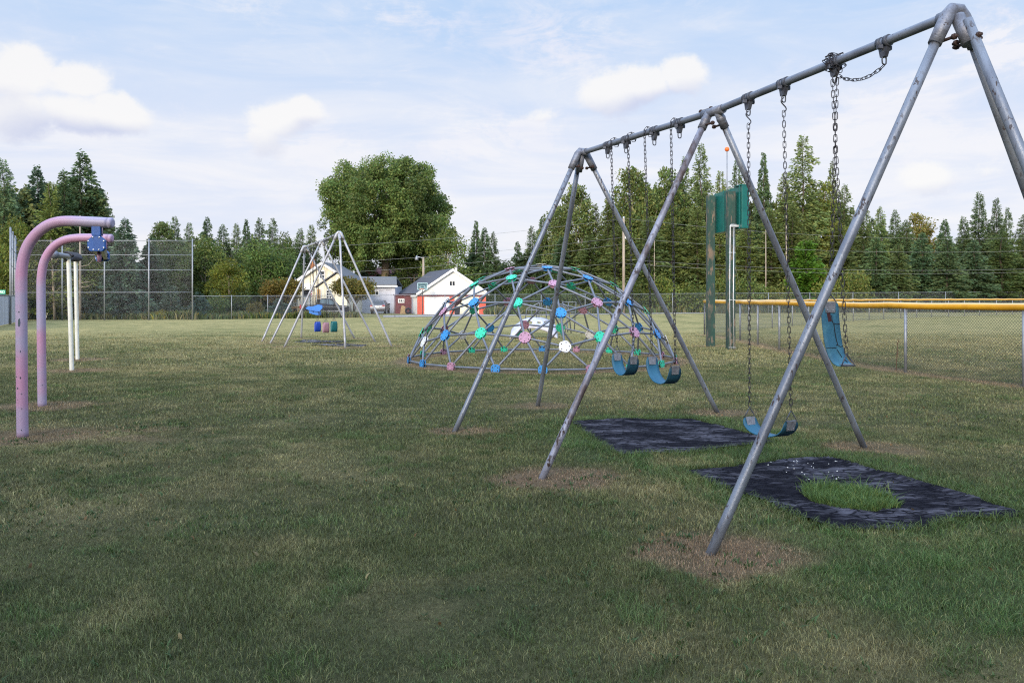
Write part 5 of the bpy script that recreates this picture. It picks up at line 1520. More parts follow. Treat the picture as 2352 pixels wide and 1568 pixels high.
# odds and ends by the garage
d = 78.5; x = Xat(925, d)
o = thing('wooden_stump', (x, d, 0), 'tapered tan wooden stand beside the maroon lean-to', 'stand')
mb = MB(); mb.prism([Px(918.8, 721, d), Px(931.6, 721, d), Px(930.5, 711, d), Px(929.5, 703.5, d), Px(927, 703.5, d), Px(927, 702, d), Px(922.5, 702, d), Px(922, 704, d), Px(920.3, 711, d)], (0, .5, 0)); mb.build('stand_body', M['tan'], o)
o = thing('tyre', (Xat(937.5, d), d, 0), 'dark tyre leaning in front of the maroon lean-to', 'tyre')
mb = MB(); c = Vector((Xat(937.5, d), d, .33)); mb.tube([c + Vector((.22 * math.cos(a), .05 * math.sin(a), .22 * math.sin(a))) for a in [k * math.pi / 10 for k in range(20)]], .10, 10, False, True); mb.build('tread', M['crack'], o)
d = 75.5
o = thing('wheelie_bin', (Xat(1049.5, d), d, 0), 'black wheelie bin standing before the cream garage door', 'bin')
mb = MB(); x0, x1 = Xat(1043, d), Xat(1056.5, d); zt = Zat(705, d); mb.prism([Vector((x0 + .06, d, .05)), Vector((x1 - .06, d, .05)), Vector((x1, d, zt)), Vector((x0, d, zt))], (0, .55, 0)); mb.build('bin_body', M['crack'], o, bevel=.02)
mb = MB(); mb.box(((x0 + x1) / 2, d + .25, zt + .04), (x1 - x0 + .06, .66, .07)); mb.build('lid', M['crack'], o, bevel=.02)
mb = MB(); mb.tube([Vector((x0 + .1, d + .5, .1)), Vector((x1 - .1, d + .5, .1))], .1, 12); mb.build('wheel', M['crack'], o)
# dead branches heaped beyond the garage
o = thing('brush_pile', Px(1150, 718, 80), 'heap of dead grey branches beyond the garage', 'brush pile'); mb = MB(); rg = random.Random(2)
for k in range(46):
    a = Px(rg.uniform(1122, 1178), rg.uniform(704, 719), 80 + rg.uniform(0, 1.5)); a.z = max(.05, a.z); t = rg.uniform(-.5, .5); L = rg.uniform(.6, 1.6)
    mb.tube([a, a + Vector((math.cos(t) * L, rg.uniform(-.3, .3), math.sin(t) * L * .6))], rg.uniform(.015, .05), 5)
mb.build('branches', M['pale_bark'], o)
# street name sign at the edge, yard sign, weed stalk
d = 52.0
o = thing('street_sign', Px(3, 690, d), 'small green street name sign above the slatted fence', 'sign')
mb = MB(); mb.rect(-30, 666, 12, 675, d, .03); sg = mb.build('sign_blade', mat('sign_green', (.0, .35, .24), .4), o)
mb = MB(); mb.tube([Px(-8, 735, d + .05), Px(-8, 664, d + .05)], .04, 8); mb.build('post', M['fpost'], o)
cu = bpy.data.curves.new('lettering', 'FONT'); cu.body = 'Y RD'; cu.size = .24; cu.extrude = .004; cu.align_x = 'RIGHT'; tx = bpy.data.objects.new('lettering', cu); C.objects.link(tx); tx.parent = o
q = Px(11.2, 673.4, d - .012) - Vector(o.location); tx.location = q; tx.rotation_euler = (R(90), 0, 0); cu.materials.append(M['white'])
me = bpy.data.meshes.new_from_object(tx.evaluated_get(bpy.context.evaluated_depsgraph_get())); t2 = bpy.data.objects.new('lettering', me); C.objects.link(t2); t2.parent = sg; t2.location = q; t2.rotation_euler = (R(90), 0, 0)
bpy.data.objects.remove(tx)
d = 59.0
o = thing('yard_sign', Px(106, 735, d), 'small white yard sign behind the backstop mesh', 'sign')
mb = MB(); mb.prism([Px(103.5, 719.5, d), Px(104.5, 731, d), Px(107, 729, d), Px(110, 718.5, d)], (0, .02, 0)); mb.build('sign_face', M['white'], o)
mb = MB(); mb.tube([Px(106, 735, d + .03), Px(106, 722, d + .03)], .02, 6); mb.build('stake', M['fpost'], o)
p = G(2058, 852); o = thing('weed_stalk', p, 'dry brown weed stalk standing against the yellow capped fence', 'weed'); mb = MB()
mb.tube([p, p + Vector((.02, 0, .35)), p + Vector((.05, 0, .72))], [.010, .008, .003], 6)
for k in range(26):
    a = p + Vector((.02 + .03 * k / 26, 0, .3 + .42 * k / 26)); t = rg.uniform(0, 6.3); mb.tube([a, a + Vector((math.cos(t) * .03, math.sin(t) * .03, .03))], [.006, .002], 4)
mb.build('stem', mat('dry_stalk', (.20, .11, .06), .9), o)
# ------------------------------------------------------------------ trees
def kites(rng, p, dirs, L, Wd, fold=.25):
    """leaf-like cards: base, two sides, tip"""
    n = len(p); d = dirs / np.linalg.norm(dirs, axis=1, keepdims=True)
    r = rng.normal(size=(n, 3)); s = np.cross(d, r); s /= np.linalg.norm(s, axis=1, keepdims=True) + 1e-9
    nn = np.cross(d, s)
    V = np.zeros((n, 4, 3))
    V[:, 0] = p; V[:, 2] = p + d * L[:, None]
    m = p + d * (L * .5)[:, None] + nn * (L * fold * (rng.random(n) - .3))[:, None]
    V[:, 1] = m - s * (Wd / 2)[:, None]; V[:, 3] = m + s * (Wd / 2)[:, None]
    return V


def conifer(seed, h, r, nb, per, droop=.25, bare=.05, power=.85, col=(.05, .085, .035), L=.42, wl=.42, ragged=.35, lift=.1):
    rng = np.random.default_rng(seed)
    tb = bare + (1 - bare) * (np.arange(nb) + rng.random(nb)) / nb
    tb = 1 - (1 - tb) ** 1.0
    ang = rng.random(nb) * 2 * math.pi
    lobes = 1 + .22 * np.sin(ang * 2 + seed) + .25 * (rng.random(nb) - .5)
    ln = (r * (1 - tb) ** power * (1 - ragged + ragged * 1.6 * rng.random(nb)) * lobes) * np.where(tb < bare + .12, .75, 1) + .18
    keep = rng.random(nb) > .07
    P, D, LL, CC = [], [], [], []
    shade = .72 + .56 * rng.random(nb); dj = .35 * (rng.random(nb) - .5)
    for i in range(nb):
        if not keep[i]: continue
        m = max(5, int(per * (ln[i] / r) ** 1.1 + 4)); s = (.06 + .94 * rng.random(m) ** .8)
        a = ang[i]; out = np.array((math.cos(a), math.sin(a), 0.)); sd = np.array((-math.sin(a), math.cos(a), 0.))
        spread = (rng.random(m) - .5) * (.62 * ln[i]) * (1.15 - s)
        z = tb[i] * h + lift * ln[i] * s - (droop + dj[i]) * ln[i] * s * s + rng.normal(0, .13, m)
        p = out[None] * (s * ln[i])[:, None] + sd[None] * spread[:, None]; p[:, 2] = z
        dr = out[None] * (.7 + .5 * rng.random(m))[:, None] + sd[None] * ((rng.random(m) - .5) * 1.5)[:, None]; dr[:, 2] = -.25 + .55 * (rng.random(m) - .4)
        P.append(p); D.append(dr); LL.append(L * (.6 + .7 * rng.random(m)) * (.55 + .45 * min(1, ln[i] / r * 1.6)))
        c = np.array(col)[None] * (shade[i] * (.75 + .5 * rng.random(m)))[:, None]; c[:, 0] *= 1 + .35 * (rng.random(m) - .5); CC.append(c)
    # leader
    m = 26; p = np.zeros((m, 3)); p[:, 2] = h * (.93 + .07 * rng.random(m)); dr = rng.normal(0, .5, (m, 3)); dr[:, 2] = .8
    P.append(p); D.append(dr); LL.append(np.full(m, L * .5)); CC.append(np.tile(np.array(col), (m, 1)))
    P, D, LL, CC = np.concatenate(P), np.concatenate(D), np.concatenate(LL), np.concatenate(CC)
    return kites(rng, P, D, LL, LL * wl), CC


def broadleaf(seed, h, r, nclump, per, col, leaf=.22, low=.12, shape=1.0, clump=.30, gap=.0):
    """crown of leafy clumps filling an uneven ovoid from low*h to h"""
    rng = np.random.default_rng(seed); P, D, CC = [], [], []
    zc = h * (low + 1) / 2; hz = h * (1 - low) / 2
    for i in range(nclump):
        v = rng.normal(size=3); v /= np.linalg.norm(v); q = (.45 + .5 * rng.random() ** .5)
        w = (1 + .16 * math.sin(3 * math.atan2(v[1], v[0]) + seed)) * (1 - .18 * max(0, -v[2]))
        c = np.array((v[0] * r * q * w, v[1] * r * q * w, zc + v[2] * hz * q * shape))
        cr = r * clump * (.6 + .7 * rng.random()); m = int(per * (.6 + .8 * rng.random()))
        u = rng.normal(size=(m, 3)); u /= np.linalg.norm(u, axis=1, keepdims=True)
        rad = cr * (.35 + .75 * rng.random(m) ** .6); p = c + u * rad[:, None] * np.array((1.1, 1.1, .8))
        P.append(p); dr = u * .7 + rng.normal(0, .6, (m, 3)); dr[:, 2] -= .2; D.append(dr)
        k = .72 + .56 * rng.random(); cc = np.array(col)[None] * (k * (.7 + .6 * rng.random(m)))[:, None]; cc[:, 0] *= 1 + .5 * (rng.random(m) - .45); CC.append(cc)
    P, D, CC = np.concatenate(P), np.concatenate(D), np.concatenate(CC); n = len(P)
    LL = leaf * (.6 + .8 * rng.random(n))
    return kites(rng, P, D, LL, LL * .62, .3), CC


def trunk_mesh(name, h, r, limbs=0, seed=0, m='bark', fork=.4, spread=.35, lim_len=.35):
    rg = random.Random(seed); mb = MB()
    pts = [Vector((rg.uniform(-.02, .02) * h * k / 6, rg.uniform(-.02, .02) * h * k / 6, h * k / 6 - .05)) for k in range(7)]
    mb.tube(pts, [r * (1.25, 1, .85, .7, .52, .34, .12)[k] for k in range(7)], 9)
    for i in range(limbs):
        t = fork + (.95 - fork) * i / max(1, limbs); a = i * 2.4 + rg.random(); p = Vector((0, 0, h * t)); L = h * lim_len * (1.1 - t * .7)
        d = Vector((math.cos(a) * spread * 2.2, math.sin(a) * spread * 2.2, .8)).normalized()
        mb.tube([p, p + d * L * .5 + Vector((0, 0, .04 * h)) * 0, p + d * L + Vector((0, 0, L * .15))], [r * .45, r * .28, r * .06], 6)
    me = bpy.data.meshes.new(name); me.from_pydata(mb.v, [], mb.f); me.polygons.foreach_set('use_smooth', [True] * len(mb.f)); me.materials.append(M[m]); me.update()
    return me


PROTO = {}
def proto(kind, V, CC, h, r, tr, leafm): PROTO.setdefault(kind, []).append((raw_mesh('crown', V, [(0, 1, 2, 3)], CC, M[leafm]), tr, h, r))


for sd in (1, 2, 3):
    V, c = conifer(sd, 15, 3.3, 420, 66, .30, .02, .74, (.115, .170, .074), .44, .46); proto('spruce', V, c, 15, 3.4, trunk_mesh('trunk', 14.6, .2, 0, sd), 'needle')
for sd in (11, 12, 13, 14):
    V, c = conifer(sd, 17, 2.6, 460, 54, .14, .02, .72, (.152, .204, .080), .36, .40, .6, .22); proto('larch', V, c, 17, 2.3, trunk_mesh('trunk', 16.8, .16, 0, sd), 'needle')
for sd in (21, 22, 23):
    V, c = broadleaf(sd, 12, 3.6, 62, 150, (.130, .175, .050), .30, .06, 1.0, .32); proto('broadleaf', V, c, 12, 3.6, trunk_mesh('trunk', 9.5, .17, 9, sd, 'pale_bark', .25), 'leaf')
for sd in (31, 32):
    V, c = broadleaf(sd, 15, 2.5, 80, 140, (.145, .185, .062), .30, .04, 1.0, .36); proto('poplar', V, c, 15, 2.5, trunk_mesh('trunk', 13.5, .15, 12, sd, 'pale_bark', .25, .2), 'leaf')
for sd in (41, 42):
    V, c = conifer(sd, 4, 1.6, 70, 34, .15, .0, .8, (.072, .112, .066), .34, .42, .3); proto('young_spruce', V, c, 4, 1.6, trunk_mesh('trunk', 3.8, .05, 0, sd), 'needle')
for sd in (51, 52, 53):
    V, c = broadleaf(sd, 3, 1.7, 26, 110, (.10, .135, .042), .19, .0, 1.0, .38); proto('shrub', V, c, 3, 1.7, trunk_mesh('trunk', 2.0, .04, 6, sd, 'pale_bark', .1, .5), 'leaf')
V, c = conifer(61, 7, 1.7, 220, 44, -.1, .0, .5, (.085, .17, .025), .36, .55, .25, .3); proto('cedar', V, c, 7, 1.7, trunk_mesh('trunk', 6.5, .1, 0, 61), 'needle')

_rr = random.Random(17)
def plant(kind, px, top, d, wpx, label, cat='tree', tint=(1, 1, 1), name=None, group=None, base=0.0, bare=None):
    v = PROTO[kind][_rr.randrange(len(PROTO[kind]))]
    cm, tm, h, r = v
    x = Xat(px, d); H = Zat(top, d) - base; w = wpx / 2 / F * d * {'spruce': 1.25, 'larch': 1.2, 'poplar': 1.15}.get(kind, 1.0)
    o = thing(name or {'spruce': 'spruce_tree', 'larch': 'larch_tree', 'broadleaf': 'broadleaf_tree', 'poplar': 'poplar_tree', 'young_spruce': 'young_spruce', 'shrub': 'shrub', 'cedar': 'cedar_tree'}[kind], (x, d, base), label, cat, group)
    o.scale = (w / r, w / r, H / h); o.rotation_euler = (0, 0, _rr.uniform(0, 6.28))
    c = bpy.data.objects.new('crown', cm); C.objects.link(c); c.parent = o; c.color = tuple(tint) + (1,)
    t = bpy.data.objects.new('trunk', tm); C.objects.link(t); t.parent = o
    return o


BLU = (1.0, 1.1, 1.4); YEL = (1.25, 1.15, .75); WARM = (1.15, 1.06, .82); DRK = (.84, .9, .92); PALE = (1.3, 1.3, 1.15); ORG = (1.55, 1.1, .85)
TREES = [
    # beside and behind the backstop
    ('larch', 6, 366, 60, 95, 'tall thin spruce at the very edge of the scene, behind the slatted fence', BLU),
    ('spruce', 84, 383, 66, 108, 'pointed spruce between the edge tree and the tallest dark spruce', BLU),
    ('spruce', 188, 350, 64, 135, 'tallest dark spruce, rising behind the bent pink poles', DRK),
    ('spruce', 146, 392, 61, 95, 'mid-green spruce just in front of the tallest dark spruce', (1, 1.05, .95)),
    ('larch', 118, 420, 59.5, 80, 'yellow-tinged larch leaning against the tallest dark spruce', YEL),
    ('broadleaf', 34, 500, 58, 95, 'yellow-green broadleaf tree above the slatted fence', YEL),
    ('broadleaf', 95, 560, 62, 110, 'dull green broadleaf tree behind the pink poles', WARM),
    ('broadleaf', 200, 590, 61.5, 120, 'olive broadleaf tree behind the white posts', WARM),
    ('spruce', 287, 503, 62, 112, 'blue-grey spruce behind the middle of the backstop mesh', (1.05, 1.12, 1.6)),
    ('spruce', 345, 560, 64, 95, 'dusky spruce just beside the blue-grey spruce', (.9, .95, 1.2)),
    ('spruce', 255, 545, 66, 80, 'dark spruce filling the gap under the blue pad', DRK),
    ('poplar', 375, 497, 84, 60, 'pale larch-like tree standing above the backstop top rail', (1, 1, .9)),
    ('larch', 402, 498, 86, 48, 'twin-topped larch just beyond the last backstop post', DRK),
    ('larch', 434, 512, 85, 44, 'short larch directly above the last backstop post', DRK),
    ('spruce', 477, 499, 86, 58, 'pointed spruce standing proud of the wood, midway to the yellow house', DRK),
    ('larch', 512, 515, 88, 50, 'slim larch in the wood, third along from the backstop', DRK),
    ('larch', 543, 514, 88, 46, 'slim larch with flat top in the wood behind the yellow bush', (1, 1, 1)),
    ('spruce', 566, 505, 88, 50, 'narrow spruce rising above the yellow-green bush', DRK),
    ('larch', 597, 502, 90, 48, 'spiky larch tallest in the run before the yellow house', DRK),
    ('larch', 626, 502, 90, 50, 'bare-armed larch in the run before the yellow house', DRK),
    ('broadleaf', 654, 538, 88, 70, 'rounded tree of the wood just before the distant swing set', DRK),
    ('larch', 690, 525, 92, 50, 'larch poking up behind the distant swing beam', DRK),
    ('larch', 716, 517, 94, 44, 'pale larch next to the great maple', PALE),
    ('broadleaf', 412, 570, 72, 110, 'dark round tree behind the backstop end', DRK),
    ('broadleaf', 472, 548, 74, 120, 'broad silvery-leaved tree below the larches', PALE),
    ('broadleaf', 527, 596, 69, 92, 'yellow-green spreading tree beyond the back fence', (1.55, 1.3, .7)),
    ('broadleaf', 600, 560, 76, 130, 'deep green tree behind the orange-tinged bush', (.8, .9, .8)),
    ('broadleaf', 660, 575, 78, 100, 'dark tree behind the chimney of the yellow house', (.75, .85, .8)),
    # between the maple and the pole
    ('broadleaf', 1030, 530, 94, 125, 'pale green tree at the edge of the great maple, behind the garage', PALE),
    ('broadleaf', 950, 590, 98, 130, 'dark undergrowth tree behind the lamp pole', DRK),
    ('spruce', 1093, 508, 98, 52, 'ragged dark spruce above the garage flue', DRK),
    ('spruce', 1113, 524, 97, 62, 'bushy dark spruce beyond the garage roof', DRK),
    ('larch', 1133, 533, 97, 40, 'thin dark larch in the clump beyond the garage', DRK),
    ('spruce', 1188, 555, 104, 44, 'small dark spruce above the top of the dome', DRK),
    ('broadleaf', 1160, 600, 100, 110, 'low dark tree behind the dome top', DRK),
    ('larch', 1222, 520, 104, 46, 'young larch beside the tallest poplar group', DRK),
    ('spruce', 1247, 497, 102, 60, 'dark spruce seen between the far legs of the near swing frame', DRK),
    ('poplar', 1288, 470, 100, 70, 'soft poplar just inside the far swing legs', (1, 1, 1)),
    ('poplar', 1322, 408, 98, 78, 'tall light poplar behind the far end of the swing beam', PALE),
    # the long wood
    ('larch', 1366, 470, 97, 62, 'short larch behind the utility pole', WARM),
    ('larch', 1398, 462, 95, 66, 'yellowing larch beside the utility pole top', WARM),
    ('poplar', 1452, 366, 96, 84, 'tall poplar behind the left belt chains', (1.05, 1.05, .9)),
    ('poplar', 1490, 420, 95, 70, 'leafy poplar between the two belt swings, behind', (1, 1, .85)),
    ('poplar', 1530, 378, 97, 80, 'tall green poplar behind the swing chain nearest the middle legs', (.95, 1, .85)),
    ('larch', 1572, 362, 98, 60, 'spiky larch just before the middle swing legs', (1, 1, 1)),
    ('larch', 1611, 332, 98, 70, 'tall spire larch above the scoreboard post', (1, 1, .9)),
    ('larch', 1655, 395, 96, 62, 'larch crown behind the orange ball pole', WARM),
    ('larch', 1693, 372, 99, 56, 'slender larch rising over the scoreboard cabinet', DRK),
    ('spruce', 1753, 352, 97, 68, 'neat pointed spruce between the low belt chains', (1, 1.05, 1)),
    ('larch', 1800, 398, 96, 58, 'larch behind the low belt chain', WARM),
    ('larch', 1846, 314, 95, 92, 'tallest larch of the wood, with a ragged spire', (1.05, 1, .85)),
    ('poplar', 1893, 415, 96, 70, 'yellowing birch-like tree beside the tallest larch', YEL),
    ('larch', 1911, 372, 99, 42, 'thin larch behind the bunched chains', WARM),
    ('larch', 1940, 425, 98, 60, 'larch tucked behind the near swing leg', (1, 1, .9)),
    ('larch', 1985, 468, 97, 60, 'blunt larch under the pale cloud, past the near swing leg', (1, 1, .9)),
    ('larch', 2022, 476, 99, 56, 'feathery larch in the low part of the wood', PALE),
    ('larch', 2056, 482, 99, 50, 'dark feathery larch, next to the orange-leaved tree', DRK),
    ('poplar', 2114, 487, 104, 74, 'orange-leaved autumn tree topping the wood', ORG),
    ('larch', 2081, 505, 98, 54, 'thin larch below the orange-leaved tree', DRK),
    ('spruce', 2170, 505, 95, 66, 'dark spruce with a sharp tip beside the orange-leaved tree', (.9, .95, 1)),
    ('larch', 2213, 498, 100, 56, 'wispy larch between two dark spires', DRK),
    ('larch', 2249, 443, 100, 66, 'tall dark spire near the end of the wood', (.8, .85, .95)),
    ('larch', 2289, 456, 100, 54, 'second dark spire near the end of the wood', (.8, .85, .95)),
    ('larch', 2314, 478, 101, 48, 'third and shortest dark spire near the end of the wood', (.8, .85, .95)),
    ('larch', 2352, 492, 100, 56, 'last thin larch, cut by the edge of the scene', DRK),
    ('spruce', 2012, 545, 91, 86, 'full-skirted green spruce behind the thin yellow rail', (1, 1.05, 1)),
    ('spruce', 2062, 560, 90, 74, 'second full-skirted spruce behind the thin yellow rail', (1.1, 1, .8)),
    ('spruce', 2118, 535, 92, 96, 'broad blue-green spruce in the front row of the wood', (.95, 1.05, 1.15)),
    ('spruce', 2176, 545, 90, 88, 'broad spruce with brown lower boughs in the front row', (1, 1, 1)),
    ('spruce', 2238, 552, 91, 84, 'grey-green front spruce beneath the dark spires', (.95, 1, 1.1)),
    ('larch', 2300, 530, 92, 90, 'dense larch of the front row beneath the shortest spire', (.95, 1, .85)),
    ('larch', 2350, 540, 93, 80, 'dense larch of the front row at the edge of the scene', (1, 1, .8)),
    ('cedar', 1852, 556, 89, 76, 'bright yellow-green cedar at the foot of the tallest larch', (1.05, 1.1, .8)),
    ('larch', 1770, 480, 92, 80, 'brownish larch behind the crossing swing legs', WARM),
    ('larch', 1820, 470, 91.5, 84, 'golden-green larch in front of the tallest larch', WARM),
    ('larch', 1600, 470, 92, 84, 'olive larch just beside the scoreboard post', WARM),
    ('larch', 1545, 500, 92, 86, 'olive larch behind the chain of the bright blue swing', WARM),
    ('larch', 1490, 500, 91, 84, 'dull larch behind the middle swing chains', (1, 1, .85)),
    ('larch', 1420, 520, 92, 84, 'olive larch beyond the utility pole foot', WARM),
    ('larch', 1355, 540, 94, 84, 'loose larch over the dome shoulder', (1, 1, .85)),
    ('spruce', 1290, 545, 96, 84, 'dark spruce behind the dome crown', DRK),
    ('larch', 1930, 520, 93, 84, 'olive larch beside the yellow-green cedar', WARM),
    ('larch', 1715, 500, 92, 80, 'brown-green larch behind the scoreboard cabinet', WARM),
]
for kind, px, top, d, w, lab, tint in TREES: plant(kind, px, top, d, w, lab, 'tree', tint)
SHRUBS = [
    ('young_spruce', 215, 655, 60.5, 70, 'bluish young spruce behind the white posts and mesh', BLU, 'young spruce'), ('young_spruce', 275, 650, 60.3, 78, 'bluish young spruce behind the middle of the mesh', BLU, 'young spruce'),
    ('young_spruce', 330, 668, 60.6, 66, 'short bluish young spruce beside the third backstop post', BLU, 'young spruce'), ('young_spruce', 393, 660, 61, 80, 'grey young spruce close to the last backstop post', (.95, .95, 1.1), 'young spruce'),
    ('young_spruce', 457, 672, 61.5, 62, 'young spruce directly behind the end of the backstop', BLU, 'young spruce'), ('young_spruce', 120, 690, 60, 70, 'low young spruce between the pink poles', BLU, 'young spruce'),
    ('shrub', 375, 712, 59.8, 34, 'small golden shrub at the foot of the backstop', (2.4, 1.6, .6), 'shrub'), ('shrub', 500, 668, 66, 60, 'dark shrub by the first fence bay past the backstop', DRK, 'shrub'),
    ('shrub', 545, 660, 68, 70, 'dark shrub beyond the second fence bay', DRK, 'shrub'), ('shrub', 588, 694, 65, 34, 'small reddish-brown bush inside the back fence', (1.5, 1.0, .9), 'shrub'),
    ('young_spruce', 640, 686, 65.2, 64, 'blue-green juniper spreading below the wooden deck', BLU, 'shrub'),
    ('shrub', 1400, 640, 88, 80, 'pale shrub at the foot of the utility pole', PALE, 'shrub'), ('shrub', 1470, 630, 88, 90, 'leafy shrub behind the folded belt swing', (1.2, 1.2, .9), 'shrub'),
    ('shrub', 1545, 625, 87, 96, 'yellow-green shrub behind the bright blue swing', YEL, 'shrub'), ('shrub', 1605, 640, 87, 80, 'light shrub beside the scoreboard post foot', PALE, 'shrub'),
    ('shrub', 1665, 635, 88, 80, 'shrub between the two scoreboard posts', (1.2, 1.1, .8), 'shrub'), ('shrub', 1730, 630, 88, 84, 'pale dogwood shrub behind the crossing legs', PALE, 'shrub'),
    ('shrub', 1790, 640, 87.5, 70, 'shrub at the foot of the golden-green larch', (1.3, 1.15, .9), 'shrub'), ('shrub', 1905, 615, 88, 84, 'cream-leaved shrub behind the bunched chains', (1.6, 1.4, 1.0), 'shrub'),
    ('shrub', 1955, 622, 88.5, 80, 'cream-leaved shrub past the hanging belt', (1.5, 1.35, 1.0), 'shrub'), ('shrub', 1330, 650, 90, 84, 'dull shrub behind the dome shoulder', DRK, 'shrub'),
    ('shrub', 1260, 660, 92, 80, 'dark shrub behind the dome crown', DRK, 'shrub'), ('shrub', 1200, 655, 94, 84, 'dark shrub behind the top white plate of the dome', DRK, 'shrub'),
    ('shrub', 1145, 665, 92, 70, 'dark shrub beyond the dead branches', DRK, 'shrub'),
]
for kind, px, top, d, w, lab, tint, cat in SHRUBS: plant(kind, px, top, d, w, lab, cat, tint)


def round_bush(px, top, bot, d, wpx, seed, col, label):
    """clipped bush with a bare stem, beside the yellow house"""
    x = Xat(px, d); z1 = Zat(top, d); z0 = Zat(bot, d); r = wpx / 2 / F * d
    o = thing('ornamental_tree', (x, d, 0), label, 'tree')
    V, c = broadleaf(seed, z1 - z0, r, 60, 120, col, .17, 0.0, 1.0, .30); V[:, :, 2] += z0
    link('crown', raw_mesh('crown', V, [(0, 1, 2, 3)], c, M['leaf']), o)
    mb = MB(); rg = random.Random(seed)
    for k in range(5):
        a = k * 1.3; mb.tube([Vector((x + .08 * math.cos(a), d + .08 * math.sin(a), -.05)), Vector((x + .3 * math.cos(a), d + .3 * math.sin(a), z0 * .7)), Vector((x + r * .6 * math.cos(a), d + r * .6 * math.sin(a), z0 + .5))], [.06, .05, .02], 6)
    mb.build('trunk', M['bark'], o)


round_bush(646, 644, 690, 71, 92, 71, (.17, .135, .030), 'golden-orange rounded bush at the deck side of the yellow house')
round_bush(810, 640, 686, 70, 92, 72, (.14, .125, .030), 'golden-green rounded small tree between the yellow house and the wrapped shed')


def great_maple():
    d = 98.5; x = Xat(884, d); k = d / F
    o = thing('maple_tree', (x, d, 0), 'great spreading green maple towering over the wrapped shed', 'tree')
    rng = np.random.default_rng(7); P, D, CC = [], [], []
    # crown outline: half width by height, measured
    prof = [(348, 40), (360, 78), (380, 102), (400, 120), (450, 155), (500, 168), (550, 160), (590, 138), (620, 108), (655, 70)]
    ys = np.array([p[0] for p in prof]); ws = np.array([p[1] for p in prof])
    lobes = []
    for i in range(92):                                   # main boughs of foliage, spread apart so sky shows between them
        best = None
        for _ in range(24):
            y = rng.uniform(396, 606); hw = np.interp(y, ys, ws) * k; a = rng.random() * 2 * math.pi; q = .25 + .72 * rng.random() ** .5
            hq = max(.3, hw - 1.3) * q; c = np.array((math.cos(a) * hq, math.sin(a) * hq, Zat(y, d)))
            e = min([np.linalg.norm(c - l[0]) for l in lobes] or [9.0])
            if best is None or e > best[0]: best = (e, c)
        c = best[1]; hz = max(.3, 1 - max(0, (Zat(560, d) - c[2]) / 6)); lobes.append((c, rng.uniform(1.15, 1.85) * (.7 + .3 * hz)))
    for c0, R0 in lobes:
        kk0 = .8 + .4 * rng.random()
        for _ in range(13):
            v = rng.normal(size=3); v[2] = v[2] * .8 + .25; v /= np.linalg.norm(v)
            c = c0 + v * R0 * (.55 + .5 * rng.random()) * np.array((1.0, 1.0, 1.05))
            cr = rng.uniform(.40, .85); m = int(115 * (.6 + .8 * rng.random()))
            u = rng.normal(size=(m, 3)); u /= np.linalg.norm(u, axis=1, keepdims=True)
            p = c + u * (cr * (.3 + .9 * rng.random(m) ** .7))[:, None] * np.array((1.05, 1.05, 1.0))
            P.append(p); dr = u * .6 + rng.normal(0, .6, (m, 3)); dr[:, 2] -= .25; D.append(dr)
            kk = kk0 * (.75 + .5 * rng.random()); cc = np.array((.128, .188, .052))[None] * (kk * (.7 + .6 * rng.random(m)))[:, None]; cc[:, 0] *= 1 + .5 * (rng.random(m) - .4); CC.append(cc)
    P, D, CC = np.concatenate(P), np.concatenate(D), np.concatenate(CC); L = .25 * (.6 + .8 * rng.random(len(P)))
    V = kites(rng, P, D, L, L * .65, .3)
    link('crown', raw_mesh('crown', V, [(0, 1, 2, 3)], CC, M['leaf']), o)
    mb = MB(); b = Vector((x, d, 0)); fk = Vector((x + .1, d, Zat(600, d)))
    mb.tube([b - Vector((0, 0, .1)), b + Vector((0, 0, 1.2)), lerp(b, fk, .6), fk], [.80, .62, .52, .48], 14)
    rg = random.Random(5)
    for px, py, dy, r0 in ((790, 470, -2, .34), (830, 420, 2, .36), (885, 390, 0, .40), (925, 420, -1.5, .34), (980, 460, 1, .34), (1010, 520, -1, .26), (760, 540, 1, .26), (860, 440, -4, .3), (905, 450, 4, .3)):
        e = Px(px, py, d) + Vector((0, dy, 0)); mid = lerp(fk, e, .45) + Vector((rg.uniform(-.4, .4), 0, .7))
        mb.tube([fk - Vector((0, 0, .2)), mid, e], [r0 * .62, r0 * .4, .05], 8)
        for q in range(3):
            s = lerp(mid, e, .3 * q); mb.tube([s, s + Vector((rg.uniform(-1.8, 1.8), rg.uniform(-1.8, 1.8), rg.uniform(.4, 1.6)))], [r0 * .35, .04], 6)
    mb.build('trunk', M['maple_bark'], o)
    p0 = Px(857, 656, d + 2); mb = MB()


great_maple()
# bare trunks standing in front of the wood
def bare_trunk(px, top, bot, d, r, label, lean=0.0, m='pale_bark'):
    o = thing('bare_trunk', (Xat(px, d), d, 0), label, 'tree'); mb = MB(); x = Xat(px, d); z = Zat(top, d); rg = random.Random(int(px))
    mb.tube([(x, d, -.05), (x + lean * .4, d, z * .5), (x + lean, d, z)], [r, r * .85, r * .4], 8)
    for k in range(9 if d < 60 else 4):
        zz = z * rg.uniform(.3, .95); s = rg.choice((-1, 1)); L = rg.uniform(.4, 1.3) if d < 60 else rg.uniform(.2, .6); mb.tube([(x + lean * zz / z, d, zz), (x + lean * zz / z + s * L * .6, d - .1, zz + .1), (x + lean * zz / z + s * L, d - .1, zz + L * rg.uniform(-.2, .7))], [.03, .02, .006], 5)
    mb.build('trunk', M[m], o)
bare_trunk(184, 495, 690, 58.8, .10, 'thin pale bare trunk behind the arms of the pink poles')
bare_trunk(126, 545, 690, 58.9, .11, 'forked bare brown trunk behind the smaller pink pole', -.3)
bare_trunk(1503, 540, 690, 89, .07, 'thin pale dead stem in the wood behind the swing chain')
bare_trunk(1759, 520, 700, 89, .08, 'pale bare stem rising behind the crossing swing legs')
